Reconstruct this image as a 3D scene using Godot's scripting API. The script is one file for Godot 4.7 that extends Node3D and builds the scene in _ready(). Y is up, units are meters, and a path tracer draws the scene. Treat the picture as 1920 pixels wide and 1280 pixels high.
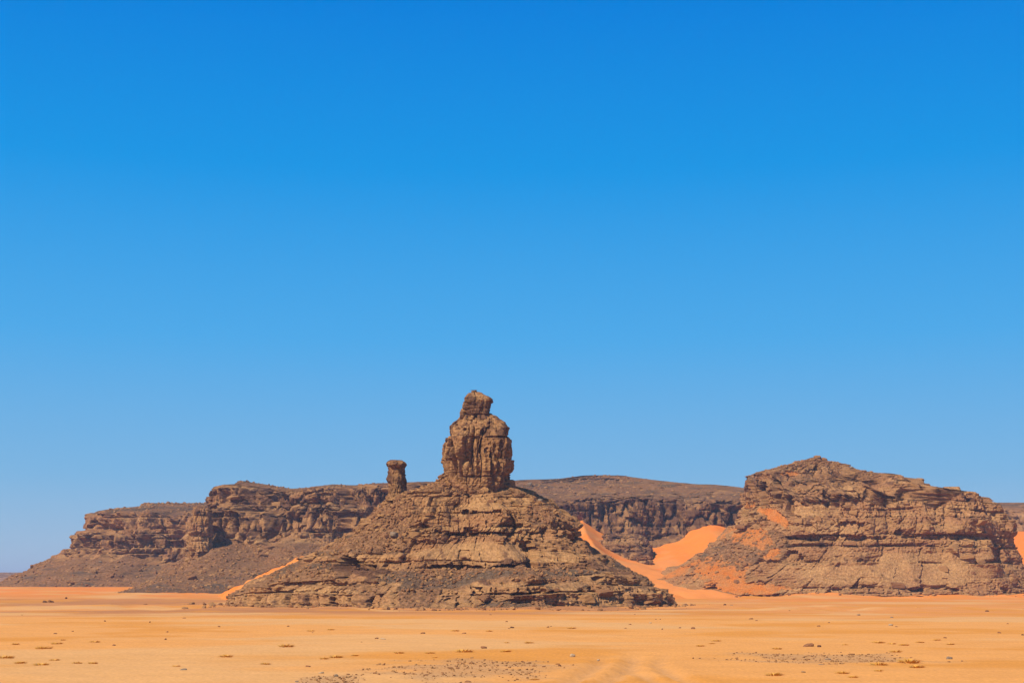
extends Node3D
# A sandstone butte with a tower and a needle on a sand plain, mesas behind, a broad butte on the right.
# Units are metres; the camera stands at the origin, 4 m above the plain, and looks along -z.

var rng := RandomNumberGenerator.new()
var mats := {}
var stones: Array[ArrayMesh] = []
var slabs: Array[ArrayMesh] = []
var taken := {}
var n_low := FastNoiseLite.new()
var n_mid := FastNoiseLite.new()
var n_fine := FastNoiseLite.new()
var n_patch := FastNoiseLite.new()

const TAN := Vector3(0.50, 0.260, 0.106)
const BUFF := Vector3(0.61, 0.340, 0.144)
const BROWN := Vector3(0.345, 0.163, 0.072)
const VARNISH := Vector3(0.168, 0.080, 0.048)
const RED := Vector3(0.43, 0.195, 0.090)
const SCREE := Vector3(0.35, 0.180, 0.086)
const GREY := Vector3(0.195, 0.124, 0.077)
const DUNE := Vector3(0.80, 0.228, 0.036)

const DRIFT_FOOT := Vector3(-61.3, 4.1, 330.0)
const DRIFT_TOP := Vector3(-53.0, 14.8, 400.0)

func _ready() -> void:
	# ---- camera, sky, sun, exposure
	var cam := Camera3D.new()
	cam.name = "camera"
	cam.position = Vector3(0, 4, 0)
	cam.rotation_degrees = Vector3(9.99, 0, 0)
	cam.fov = 27.66
	cam.near = 0.5
	cam.far = 9000.0
	add_child(cam)
	cam.current = true
	var sun := DirectionalLight3D.new()
	sun.name = "sun"
	add_child(sun)
	sun.look_at_from_position(Vector3(-0.50, 0.79, 0.53), Vector3.ZERO)
	sun.light_color = Color(1.0, 0.945, 0.85)
	sun.light_energy = 1.6
	sun.light_angular_distance = 0.53
	sun.shadow_enabled = true
	var env := Environment.new()
	env.background_mode = Environment.BG_SKY
	env.sky = Sky.new()
	env.sky.sky_material = clear_sky()
	env.tonemap_mode = Environment.TONE_MAPPER_LINEAR
	env.tonemap_exposure = 1.25
	env.sdfgi_enabled = true
	env.ssao_enabled = true
	env.ssil_enabled = true
	env.fog_enabled = true
	env.fog_density = 0.00017
	env.fog_light_color = Color(0.80, 0.86, 1.0)
	var world := WorldEnvironment.new()
	world.name = "world"
	world.environment = env
	add_child(world)

	set_noise()
	make_materials()
	make_stones()
	# ---- the plain and the sand
	build_ground()
	build_dunes()
	# ---- rock
	dress(formation("rock_butte", "broad tan sandstone butte with scree slopes carrying the tall rock tower", "butte", [[-0.86, -57.32, 33.21, -242.0, -342.0, 0.0, 0.0, 0.4, 1.0], [-0.58, -57.32, 33.21, -243.35, -340.65, 0.03, 0.0, 0.42, 1.15], [0.06, -57.12, 32.92, -246.5, -337.5, 0.1, 0.0, 0.45, 1.5], [0.48, -56.99, 32.72, -248.5, -335.5, 0.45, 0.0, 0.3, 2.0], [1.21, -56.78, 32.39, -250.0, -334.0, 0.7, 0.0, 0.3, 2.0], [2.54, -56.37, 31.79, -252.03, -331.97, 0.72, 0.0, 0.28, 2.0], [4.0, -51.97, 28.65, -254.25, -329.75, 0.74, 0.0, 0.26, 2.0], [4.1, -51.69, 28.42, -254.41, -329.59, 0.74, 0.0, 0.26, 2.0], [5.14, -48.9, 26.04, -256.0, -328.0, 0.75, 0.0, 0.25, 2.0], [5.73, -47.34, 24.7, -257.5, -326.5, 0.2, 0.0, 0.6, 2.0], [7.13, -43.6, 21.49, -261.5, -322.5, 0.1, 0.0, 0.8, 2.0], [7.63, -42.8, 20.71, -262.5, -321.5, 0.9, 0.0, 0.2, 2.2], [10.5, -38.34, 16.32, -265.45, -318.55, 0.92, 0.15, 0.18, 2.2], [11.55, -36.8, 14.71, -266.53, -317.47, 0.93, 0.2, 0.17, 2.2], [13.47, -33.99, 13.67, -268.5, -315.5, 0.95, 0.3, 0.15, 2.2], [13.88, -33.4, 13.45, -269.42, -314.58, 0.83, 0.36, 0.18, 2.08], [14.09, -33.09, 13.49, -269.89, -314.11, 0.76, 0.39, 0.2, 2.01], [14.14, -33.03, 13.5, -270.0, -314.0, 0.75, 0.4, 0.2, 2.0], [15.89, -30.85, 13.89, -272.22, -311.78, 0.73, 0.36, 0.2, 1.91], [18.08, -28.14, 10.65, -275.0, -309.0, 0.7, 0.3, 0.2, 1.8], [18.33, -27.82, 10.26, -275.35, -308.65, 0.7, 0.28, 0.2, 1.76], [18.76, -27.37, 9.63, -275.93, -308.07, 0.7, 0.24, 0.2, 1.69], [21.32, -24.66, 5.05, -279.42, -304.58, 0.7, 0.03, 0.2, 1.27], [21.74, -23.02, 4.29, -280.0, -304.0, 0.7, 0.0, 0.2, 1.2], [22.7, -19.31, 1.55, -281.12, -302.88, 0.64, 0.0, 0.24, 1.05], [23.02, -18.82, 0.65, -281.5, -302.5, 0.63, 0.0, 0.25, 1.0], [24.09, -17.18, -0.26, -282.75, -301.25, 0.56, 0.0, 0.29, 0.83], [24.31, -16.84, -0.45, -283.0, -301.0, 0.55, 0.0, 0.3, 0.8], [24.42, -16.66, -0.54, -283.49, -300.51, 0.51, 0.0, 0.32, 0.72], [24.96, -15.78, -0.75, -286.0, -298.0, 0.3, 0.0, 0.4, 0.3], [25.81, -14.41, -1.08, -288.4, -295.6, 0.26, 0.0, 0.4, 0.18], [27.08, -14.41, -1.08, -292, -292, 0.2, 0, 0.4, 0]], {"cols": 1250, "rows": 330, "seed": 3, "boxy": 0.95, "terrace": 0.75, "shift": 0.09, "bed": [0.7, 3.2], "thin": [0.25, 0.8], "under": 1.6, "red": 0.06, "block_width": 2.6, "block_depth": 0.9, "k_noise": 0.85, "blobs": [[-16.69, 2.87, 3.68, 3.88, 0.05], [-38.28, 1.92, 12.65, 2.14, 0.85], [-6.12, 10.83, 12.88, 5.15, 1.0], [-31.08, 12.47, 11.51, 4.39, 0.05], [-38.76, 6.25, 9.07, 2.02, 0.1], [-23.38, 18.65, 6.42, 3.74, 0.12], [8.5, 18.23, 7.48, 3.64, 0.08], [19.32, 6.8, 10.31, 3.71, 0.55], [-5.96, 6.54, 24.18, 0.91, 0.02], [-27.06, 7.72, 8.06, 2.62, 1.0]], "holes": [[-31.43, 7.53, 1.71, 2.42, 4.0], [-10.98, 7.34, 5.56, 0.61, 2.2], [0.0, 7.14, 4.55, 0.81, 2.6], [4.06, 10.3, 1.33, 3.08, 2.6], [-26.85, 6.94, 0.91, 1.21, 2.0], [-23.87, 7.13, 0.91, 1.21, 1.6], [-5.64, 13.79, 7.24, 0.52, 2.0], [7.26, 14.01, 1.05, 1.46, 1.8], [-17.65, 15.55, 0.94, 0.94, 1.6], [12.44, 13.49, 0.94, 1.46, 1.6], [-9.22, 18.44, 0.84, 0.63, 1.5], [-9.23, 13.59, 1.86, 0.52, 1.8], [-3.59, 13.59, 1.24, 0.72, 1.8], [0.0, 13.05, 1.03, 0.82, 1.8], [-14.41, 13.93, 0.83, 0.83, 1.2], [16.76, 5.26, 1.4, 0.5, 1.5], [-11.39, 1.38, 0.97, 0.39, 1], [-25.75, 2.68, 1.36, 0.58, 1.3], [25.45, 1.16, 0.98, 0.49, 1], [-32.42, 2.68, 0.78, 0.48, 1], [2.08, 15.55, 0.84, 0.63, 1.4]], "smooth": [[-6.07, 10.18, 11.77, 2.25], [9.62, 3.81, 4.88, 0.98], [-5.83, 19.44, 6.39, 1.07]], "bands": [["lower_ledge", 5.34], ["scree_terrace", 7.35], ["middle_cliff", 13.93], ["upper_ledge", 99]]}), {"seed": 4, "size": 1.5, "blocks": 60, "boulders": 24, "scree": 7000, "foot": 550, "boulder_label": "weathered boulder lying on the scree of the tower-topped butte", "boulder_group": "boulders on the middle butte"})
	formation("rock_tower", "tall weathered sandstone tower standing on top of the middle butte", "rock tower", [[22.41, -13.46, -1.88, -282.0, -294.0, 0.9, 0.1, 0.3, 0.2], [22.8, -13.46, -1.88, -281.93, -294.07, 0.92, 0.12, 0.29, 0.22], [24.45, -13.48, -1.33, -281.62, -294.38, 1.0, 0.2, 0.25, 0.3], [24.53, -13.48, -1.32, -281.6, -294.4, 1.0, 0.2, 0.25, 0.3], [25.33, -13.48, -1.27, -281.6, -294.4, 1.0, 0.6, 0.28, 0.43], [25.72, -13.61, -1.25, -281.6, -294.4, 1.0, 0.8, 0.3, 0.5], [26.21, -13.77, -1.22, -281.6, -294.4, 1.0, 0.83, 0.31, 0.5], [26.77, -13.96, -0.33, -281.6, -294.4, 1.0, 0.87, 0.32, 0.5], [26.88, -13.99, -0.32, -281.6, -294.4, 1.0, 0.87, 0.32, 0.5], [28.2, -13.84, -0.14, -281.6, -294.4, 1.0, 0.96, 0.35, 0.5], [29.31, -14.0, -0.0, -281.6, -294.4, 1.0, 1.03, 0.38, 0.5], [30.2, -14.12, -0.3, -281.6, -294.4, 1.0, 1.08, 0.39, 0.5], [30.31, -14.11, -0.33, -281.6, -294.4, 1.0, 1.09, 0.4, 0.5], [30.48, -14.1, -0.28, -281.6, -294.4, 1.0, 1.1, 0.4, 0.5], [31.42, -14.02, -0.0, -281.71, -294.29, 1.0, 1.04, 0.41, 0.5], [33.08, -13.88, -0.22, -281.91, -294.09, 1.0, 0.94, 0.44, 0.5], [33.79, -13.53, -0.31, -282.0, -294.0, 1.0, 0.9, 0.45, 0.5], [33.98, -13.44, -0.33, -282.08, -293.92, 1.0, 0.88, 0.45, 0.49], [34.53, -13.17, -1.0, -282.32, -293.68, 1.0, 0.8, 0.47, 0.47], [34.64, -13.11, -0.99, -282.37, -293.63, 1.0, 0.79, 0.47, 0.46], [36.09, -12.97, -0.81, -283.0, -293.0, 1.0, 0.6, 0.5, 0.4], [36.32, -12.94, -0.78, -283.22, -292.78, 1.0, 0.55, 0.51, 0.37], [36.65, -12.91, -1.01, -283.53, -292.47, 1.0, 0.49, 0.52, 0.32], [37.44, -12.23, -1.56, -284.27, -291.73, 1.0, 0.33, 0.55, 0.22], [37.55, -12.13, -1.71, -284.38, -291.62, 1.0, 0.3, 0.55, 0.2], [37.57, -12.1, -1.74, -284.4, -291.6, 1.0, 0.3, 0.55, 0.2], [38.33, -11.03, -2.75, -285.9, -290.1, 1.0, 0.08, 0.59, 0.05], [38.44, -10.89, -2.9, -286.12, -289.88, 1.0, 0.04, 0.59, 0.03], [38.59, -10.71, -3.18, -286.4, -289.6, 1.0, 0.0, 0.6, 0.0]], {"cols": 520, "rows": 230, "seed": 21, "terrace": 0.15, "shift": 0.0, "thin_k": 0.45, "bed_k": 0.5, "boxy": 0.66, "bed": [2.5, 6.0], "thin": [0.3, 0.9], "under": 0.45, "block_width": 3.4, "block_depth": 0.8, "k_noise": 0.0, "plan_freq": 0.14, "cleft_freq": 0.2, "rough": 0.95, "back": 0.5, "dark": 0.93, "holes": [[-8.83, 31.7, 0.54, 0.76, 0.9], [-5.12, 31.05, 0.54, 0.87, 0.8], [-6.01, 34.99, 0.54, 0.65, 0.9], [-4.02, 27.35, 0.33, 1.31, 0.7], [-9.87, 35.54, 0.44, 0.44, 0.6], [-8.6, 37.64, 0.66, 0.44, 0.9], [-8.57, 29.65, 0.43, 2.17, 1.5], [-4.23, 28.56, 0.43, 2.6, 1.2], [-3.26, 34.01, 2.6, 0.27, 0.9], [-11.93, 28.56, 0.43, 1.3, 1.0], [-7.04, 25.86, 4.34, 0.24, 0.7], [-6.52, 31.39, 0.33, 0.98, 1.0]], "bands": [["base_course", 25.75], ["tower_shaft", 33.79], ["shoulder", 99]]})
	formation("cap_rock", "blocky dark head of rock balanced on top of the tall tower", "rock", [[38.21, -9.58, -4.34, -287, -289, 1, 0.1, 0.6, 0.1], [38.33, -9.58, -4.34, -286.63, -289.37, 1.0, 0.1, 0.6, 0.1], [38.7, -9.58, -4.34, -285.5, -290.5, 1.0, 0.1, 0.6, 0.1], [39.0, -9.58, -4.35, -284.88, -291.12, 1.0, 0.17, 0.63, 0.17], [39.15, -9.63, -4.35, -284.6, -291.4, 1.0, 0.2, 0.65, 0.2], [39.23, -9.66, -4.35, -284.63, -291.37, 1.0, 0.21, 0.65, 0.21], [40.3, -10.01, -4.42, -285.0, -291.0, 1.0, 0.3, 0.65, 0.3], [40.57, -10.09, -4.44, -285.0, -291.0, 1.0, 0.28, 0.65, 0.28], [41.59, -9.96, -4.51, -285.0, -291.0, 1.0, 0.22, 0.65, 0.22], [41.97, -9.91, -4.29, -285.0, -291.0, 1.0, 0.2, 0.65, 0.2], [42.26, -9.87, -4.13, -285.28, -290.72, 1.0, 0.17, 0.64, 0.17], [42.6, -9.83, -4.4, -285.61, -290.39, 1.0, 0.14, 0.62, 0.14], [42.82, -9.65, -4.58, -285.83, -290.17, 1.0, 0.12, 0.61, 0.12], [43.0, -9.52, -5.05, -286.0, -290.0, 1.0, 0.1, 0.6, 0.1], [43.16, -9.4, -5.47, -286.21, -289.79, 1.0, 0.09, 0.59, 0.09], [43.61, -9.05, -6.22, -286.8, -289.2, 1.0, 0.06, 0.56, 0.06], [43.84, -8.8, -6.59, -287.1, -288.9, 1.0, 0.04, 0.54, 0.04], [44.37, -8.19, -7.87, -287.8, -288.2, 1.0, 0.0, 0.5, 0.0]], {"cols": 240, "rows": 110, "seed": 24, "terrace": 0.15, "shift": 0.0, "boxy": 0.62, "bed": [1.2, 2.6], "thin": [0.3, 0.8], "under": 0.3, "block_width": 1.8, "block_depth": 0.35, "k_noise": 0.0, "plan_freq": 0.25, "rough": 0.75, "back": 0.6, "dark": 0.9, "bands": [["head_block", 99]]})
	formation("knob_rock", "small pale knob of rock wedged beside the head of the tower", "rock", [[37.98, -10.69, -9.13, -286.0, -290.0, 1.0, 0.0, 0.3, 0.1], [38.22, -10.69, -9.13, -285.89, -290.11, 1.0, 0.0, 0.3, 0.1], [38.82, -10.85, -9.14, -285.6, -290.4, 1.0, 0.0, 0.3, 0.1], [39.12, -10.92, -9.14, -285.72, -290.28, 1.0, 0.0, 0.3, 0.1], [39.76, -10.84, -9.3, -286.0, -290.0, 1.0, 0.0, 0.3, 0.1], [40.01, -10.81, -9.37, -286.46, -289.54, 1.0, 0.0, 0.3, 0.08], [40.69, -10.26, -9.93, -287.72, -288.28, 1.0, 0.0, 0.3, 0.01], [40.79, -10.26, -9.93, -287.9, -288.1, 1.0, 0.0, 0.3, 0.0]], {"cols": 70, "rows": 40, "seed": 27, "terrace": 0.15, "shift": 0.0, "boxy": 0.8, "bed": [1.2, 2.6], "thin": [0.3, 0.8], "under": 0.1, "block_width": 1.8, "block_depth": 0.2, "k_noise": 0.0, "plan_freq": 0.25, "rough": 0.4, "back": 0.6, "bands": [["knob", 99]]})
	formation("neck_rock", "broken collar of rubbly rock between tower shoulders and head", "rock", [[36.13, -12.02, -1.78, -283.4, -292.6, 1.0, 0.1, 0.5, 0.3], [36.65, -12.02, -1.78, -283.58, -292.42, 1.0, 0.15, 0.5, 0.3], [37.28, -11.65, -2.15, -283.8, -292.2, 1.0, 0.2, 0.5, 0.3], [37.77, -11.36, -2.45, -284.2, -291.8, 1.0, 0.13, 0.5, 0.23], [38.01, -11.2, -2.66, -284.4, -291.6, 1.0, 0.1, 0.5, 0.2], [38.44, -10.92, -3.02, -284.95, -291.05, 1.0, 0.05, 0.5, 0.15], [38.56, -10.8, -3.12, -285.09, -290.91, 1.0, 0.03, 0.5, 0.13], [38.8, -10.56, -3.42, -285.4, -290.6, 1.0, 0.0, 0.5, 0.1], [39.0, -10.36, -3.68, -286.01, -289.99, 1.0, 0.0, 0.5, 0.07], [39.12, -10.25, -3.88, -286.35, -289.65, 1.0, 0.0, 0.5, 0.05], [39.5, -9.68, -4.57, -287.5, -288.5, 1, 0, 0.5, 0]], {"cols": 220, "rows": 60, "seed": 29, "terrace": 0.3, "shift": 0.0, "boxy": 0.8, "bed": [0.8, 1.8], "thin": [0.3, 0.8], "under": 0.2, "block_width": 1.6, "block_depth": 0.6, "k_noise": 0.0, "plan_freq": 0.25, "rough": 1.0, "back": 0.5, "dark": 0.93, "bands": [["collar", 99]]})
	formation("rock_needle", "slim dark rock needle with a wider cap beside the tall tower", "rock needle", [[21.36, -26.6, -21.91, -287.8, -296.2, 0.9, 0.1, 0.3, 0.1], [21.61, -26.6, -21.91, -287.94, -296.06, 0.92, 0.12, 0.31, 0.1], [22.84, -25.9, -22.19, -288.6, -295.4, 1.0, 0.2, 0.35, 0.1], [22.95, -25.84, -22.21, -288.61, -295.39, 1.0, 0.2, 0.36, 0.1], [23.17, -25.82, -22.26, -288.63, -295.37, 1.0, 0.22, 0.39, 0.12], [24.96, -25.65, -22.42, -288.79, -295.21, 1.0, 0.3, 0.59, 0.2], [25.06, -25.68, -22.43, -288.8, -295.2, 1.0, 0.3, 0.6, 0.2], [25.96, -25.94, -22.5, -288.8, -295.2, 1.0, 0.3, 0.62, 0.2], [26.3, -25.78, -22.53, -288.8, -295.2, 1.0, 0.3, 0.62, 0.2], [26.52, -25.67, -22.54, -288.8, -295.2, 1.0, 0.3, 0.63, 0.2], [27.82, -25.74, -22.59, -288.8, -295.2, 1.0, 0.3, 0.65, 0.2], [28.09, -25.75, -22.6, -288.65, -295.35, 1.0, 0.28, 0.66, 0.2], [28.54, -25.86, -22.62, -288.4, -295.6, 1.0, 0.23, 0.68, 0.2], [28.88, -25.93, -22.41, -288.2, -295.8, 1.0, 0.2, 0.7, 0.2], [29.16, -26.12, -22.23, -288.55, -295.45, 1.0, 0.16, 0.66, 0.11], [29.21, -26.16, -22.26, -288.62, -295.38, 1.0, 0.15, 0.65, 0.1], [29.51, -25.99, -22.44, -289.0, -295.0, 1.0, 0.1, 0.6, 0.0], [29.55, -25.97, -22.46, -289.18, -294.82, 1.0, 0.09, 0.6, 0.0], [29.77, -25.83, -22.69, -290.19, -293.81, 1.0, 0.05, 0.6, 0.0], [30.0, -25.39, -22.92, -291.2, -292.8, 1.0, 0.01, 0.6, 0.0], [30.07, -25.39, -23.26, -291.5, -292.5, 1.0, 0.0, 0.6, 0.0]], {"cols": 170, "rows": 130, "seed": 31, "terrace": 0.15, "shift": 0.0, "boxy": 0.75, "bed": [1.0, 3.0], "thin": [0.3, 0.8], "under": 0.05, "thin_k": 0.3, "bed_k": 0.3, "block_width": 1.6, "block_depth": 0.35, "k_noise": 0.0, "plan_freq": 0.3, "cleft_freq": 0.4, "rough": 0.8, "back": 0.6, "dark": 0.88, "red": 0.2, "bands": [["foot", 24.96], ["shaft", 28.62], ["cap", 99]]})
	dress(formation("rock_butte", "wide layered sandstone butte on the right with low peak and sandy left flank", "butte", [[1.04, 39.34, 172.43, -418, -518, 0.9, 0, 0.15, 0.8], [2.9, 43.31, 170.73, -420.0, -516.0, 0.95, 0.0, 0.15, 1.0], [5.04, 47.88, 168.78, -421.2, -514.8, 0.97, 0.0, 0.14, 1.15], [5.36, 48.49, 168.5, -421.38, -514.62, 0.97, 0.0, 0.14, 1.17], [10.02, 57.45, 166.26, -424.0, -512.0, 1.0, 0.0, 0.12, 1.5], [10.13, 57.66, 166.21, -424.07, -511.93, 1.0, 0.01, 0.12, 1.51], [10.65, 58.65, 166.03, -424.41, -511.59, 1.0, 0.03, 0.12, 1.55], [16.19, 66.9, 164.11, -428.0, -508.0, 1.0, 0.3, 0.15, 2.0], [17.33, 68.59, 163.72, -429.14, -506.86, 1.0, 0.41, 0.21, 2.0], [18.2, 69.64, 163.34, -430.0, -506.0, 1.0, 0.5, 0.25, 2.0], [19.4, 71.1, 162.81, -430.29, -505.71, 1.0, 0.53, 0.24, 2.15], [22.3, 74.63, 162.83, -431.0, -505.0, 1.0, 0.6, 0.2, 2.5], [22.5, 74.87, 162.83, -431.19, -504.81, 1.0, 0.6, 0.2, 2.5], [23.34, 75.89, 162.75, -431.97, -504.03, 1.0, 0.6, 0.2, 2.5], [26.6, 76.8, 162.45, -435.0, -501.0, 1.0, 0.6, 0.2, 2.5], [26.99, 76.91, 162.41, -435.2, -500.8, 1.0, 0.63, 0.2, 2.5], [28.31, 77.28, 161.94, -435.86, -500.14, 1.0, 0.71, 0.21, 2.5], [31.16, 78.22, 160.92, -437.28, -498.72, 1.0, 0.9, 0.24, 2.5], [31.87, 78.46, 154.51, -437.64, -498.36, 1.0, 0.95, 0.24, 2.5], [32.55, 78.58, 148.44, -437.98, -498.02, 1.0, 1.0, 0.25, 2.5], [32.59, 78.58, 148.24, -438.0, -498.0, 1.0, 1.0, 0.25, 2.5], [34.29, 78.88, 140.67, -441.08, -494.92, 0.91, 0.91, 0.29, 2.28], [35.68, 79.12, 137.6, -443.61, -492.39, 0.84, 0.84, 0.33, 2.1], [36.45, 79.25, 137.32, -445.0, -491.0, 0.8, 0.8, 0.35, 2.0], [37.77, 79.48, 136.83, -448.59, -487.41, 0.65, 0.54, 0.38, 1.74], [38.82, 79.66, 127.78, -451.42, -484.58, 0.52, 0.34, 0.4, 1.54], [39.03, 79.7, 126.6, -452.0, -484.0, 0.5, 0.3, 0.4, 1.5], [39.38, 79.76, 124.71, -452.72, -483.28, 0.49, 0.27, 0.41, 1.45], [40.39, 81.82, 119.1, -454.86, -481.14, 0.45, 0.19, 0.44, 1.32], [40.99, 83.04, 117.93, -456.13, -479.87, 0.42, 0.15, 0.45, 1.24], [42.83, 89.38, 114.33, -460.0, -476.0, 0.35, 0.0, 0.5, 1.0], [43.9, 93.05, 112.25, -461.86, -474.14, 0.31, 0.0, 0.53, 0.73], [44.05, 93.57, 111.48, -462.12, -473.88, 0.3, 0.0, 0.53, 0.7], [45.65, 98.98, 103.2, -464.93, -471.07, 0.24, 0.0, 0.57, 0.3], [46.75, 102.67, 103.2, -466.84, -469.16, 0.2, 0.0, 0.6, 0.02], [46.84, 102.67, 103.2, -467, -469, 0.2, 0, 0.6, 0]], {"cols": 950, "rows": 330, "seed": 8, "boxy": 0.72, "thin_k": 0.8, "bed": [1.2, 6.0], "thin": [0.3, 1.2], "under": 1.5, "block_width": 4.0, "block_depth": 1.2, "k_noise": 0.55, "terrace": 0.5, "cleft_freq": 0.11, "rough": 1.5, "red": 0.2, "back": 0.05, "blobs": [[81.62, 31.79, 9.39, 6.49, 1.0], [65.2, 11.9, 10.15, 6.77, 0.05], [77.06, 16.87, 10.15, 5.08, 0.2]], "holes": [[98.31, 18.52, 14.88, 1.16, 2.5], [137.65, 18.84, 18.19, 1.16, 2.5], [105.51, 22.34, 4.98, 1.5, 1.8], [119.25, 30.54, 2.37, 2.03, 2.5], [86.22, 12.49, 3.29, 2.47, 1.8], [121.43, 2.9, 2.92, 0.81, 1.5], [132.6, 2.74, 1.95, 0.65, 1.5], [104.45, 31.04, 2.71, 1.35, 1.8], [80.97, 32.98, 1.37, 5.12, 4.0], [85.73, 34.03, 1.7, 5.44, 4.2], [88.37, 28.86, 1.18, 3.38, 3.0], [99.4, 31.04, 0.85, 3.38, 2.2], [77.51, 30.68, 1.03, 4.48, 3.0], [146.33, 26.86, 2.37, 1.02, 1.5], [151.37, 17.45, 1.99, 1.66, 2.0], [119.67, 19.82, 1.65, 1.65, 2.0]], "sand_at": [[76.3, 19.36, 7.11, 8.46, -0.1, -0.9], [60.12, 8.93, 16.08, 6.43, -0.08, -0.7], [70.01, 3.04, 18.19, 1.65, 0.0, 0], [92.9, 40.42, 6.08, 1.22, -0.1, 0], [82.74, 26.52, 2.71, 5.08, 0.05, -0.9]], "smooth": [[118.75, 7.63, 37.42, 3.9], [95.23, 27.2, 10.08, 2.19], [129.54, 12.45, 22.94, 1.97]], "bands": [["lower_cliff", 17.87], ["middle_ledge", 26.27], ["upper_cliff", 37.45], ["summit_scree", 99]]}), {"seed": 9, "size": 2.0, "blocks": 60, "boulders": 12, "scree": 2800, "foot": 300, "boulder_label": "brown boulder lying on the flank of the wide right butte", "boulder_group": "boulders on the right butte"})
	dress(formation("mesa", "dark cliffed mesa with a squared left end behind the middle butte", "mesa", [[0.15, -136.81, 7.55, -430, -660.0, 0.0, 0, 0.75, 2], [3.01, -130.35, 6.61, -442.0, -648.0, 0.1, 0.0, 0.6, 3.0], [3.61, -128.98, 6.41, -444.86, -645.14, 0.12, 0.04, 0.55, 3.2], [8.91, -122.93, 4.65, -470.0, -620.0, 0.25, 0.4, 0.12, 5.0], [9.4, -122.38, 4.49, -471.38, -618.62, 0.26, 0.41, 0.12, 5.0], [12.3, -119.17, 3.53, -479.7, -610.3, 0.3, 0.46, 0.12, 5.0], [19.37, -118.94, 1.19, -500.0, -590.0, 0.4, 0.6, 0.12, 5.0], [20.98, -118.88, 0.66, -503.0, -587.0, 1.0, 2.4, 0.3, 5.0], [22.98, -118.82, -0.0, -503.9, -586.1, 1.0, 2.49, 0.39, 5.0], [25.44, -118.81, -0.83, -505.0, -585.0, 1.0, 2.6, 0.5, 5.0], [30.72, -118.78, -2.6, -507.0, -583.0, 1.0, 2.4, 0.65, 5.0], [31.78, -118.78, -2.96, -509.41, -580.59, 0.88, 1.44, 0.47, 5.0], [32.49, -116.79, -3.2, -511.0, -579.0, 0.8, 0.8, 0.35, 5.0], [33.16, -114.89, -3.42, -512.05, -577.95, 0.9, 1.01, 0.48, 5.0], [33.77, -114.7, -3.63, -513.0, -577.0, 1.0, 1.2, 0.6, 5.0], [34.73, -114.42, -3.95, -513.62, -576.38, 1.0, 1.2, 0.61, 5.0], [36.7, -113.84, -6.42, -514.9, -575.1, 1.0, 1.2, 0.62, 5.0], [39.92, -113.67, -10.47, -517.0, -573.0, 1.0, 1.2, 0.65, 5.0], [41.03, -113.61, -11.88, -520.19, -569.81, 0.81, 0.63, 0.62, 3.72], [41.66, -108.26, -15.04, -522.0, -568.0, 0.7, 0.3, 0.6, 3.0], [41.82, -106.91, -15.84, -523.47, -566.53, 0.67, 0.28, 0.6, 2.81], [44.16, -106.91, -15.84, -545, -545.0, 0.3, 0, 0.6, 0]], {"cols": 760, "rows": 230, "seed": 13, "boxy": 0.36, "bed": [2.5, 6.0], "thin": [0.4, 1.2], "under": 1.3, "block_width": 4.5, "block_depth": 1.3, "k_noise": 0.45, "thin_k": 0.65, "cleft_freq": 0.11, "rough": 1.5, "red": 0.2, "back": 0.05, "dark": 0.92, "rim": [[-115.68539958157761, 1.0], [-105.71252030730368, 1.015], [-93.14669242171853, 0.93], [-86.16567692972677, 0.885], [-79.98249177967693, 0.905], [-69.21178216346108, 0.955], [-62.62968184244029, 0.94], [-53.85354808107923, 0.975], [-46.07470224714557, 0.985], [-31.913213677676584, 1.0]], "rim_y": 20.23, "dense": [-142.7356702928505, -39.64879730356959], "blobs": [[-113.37, 16.86, 5.44, 6.8, 0.9]], "bands": [["scree_slope", 20.19], ["lower_cliff", 32.93], ["upper_cliff", 99]]}), {"seed": 14, "size": 2.2, "blocks": 40, "boulders": 20, "scree": 6000, "boulder_label": "boulder lying on the scree below the square-ended dark mesa", "boulder_group": "boulders below the left-hand mesa"})
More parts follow.
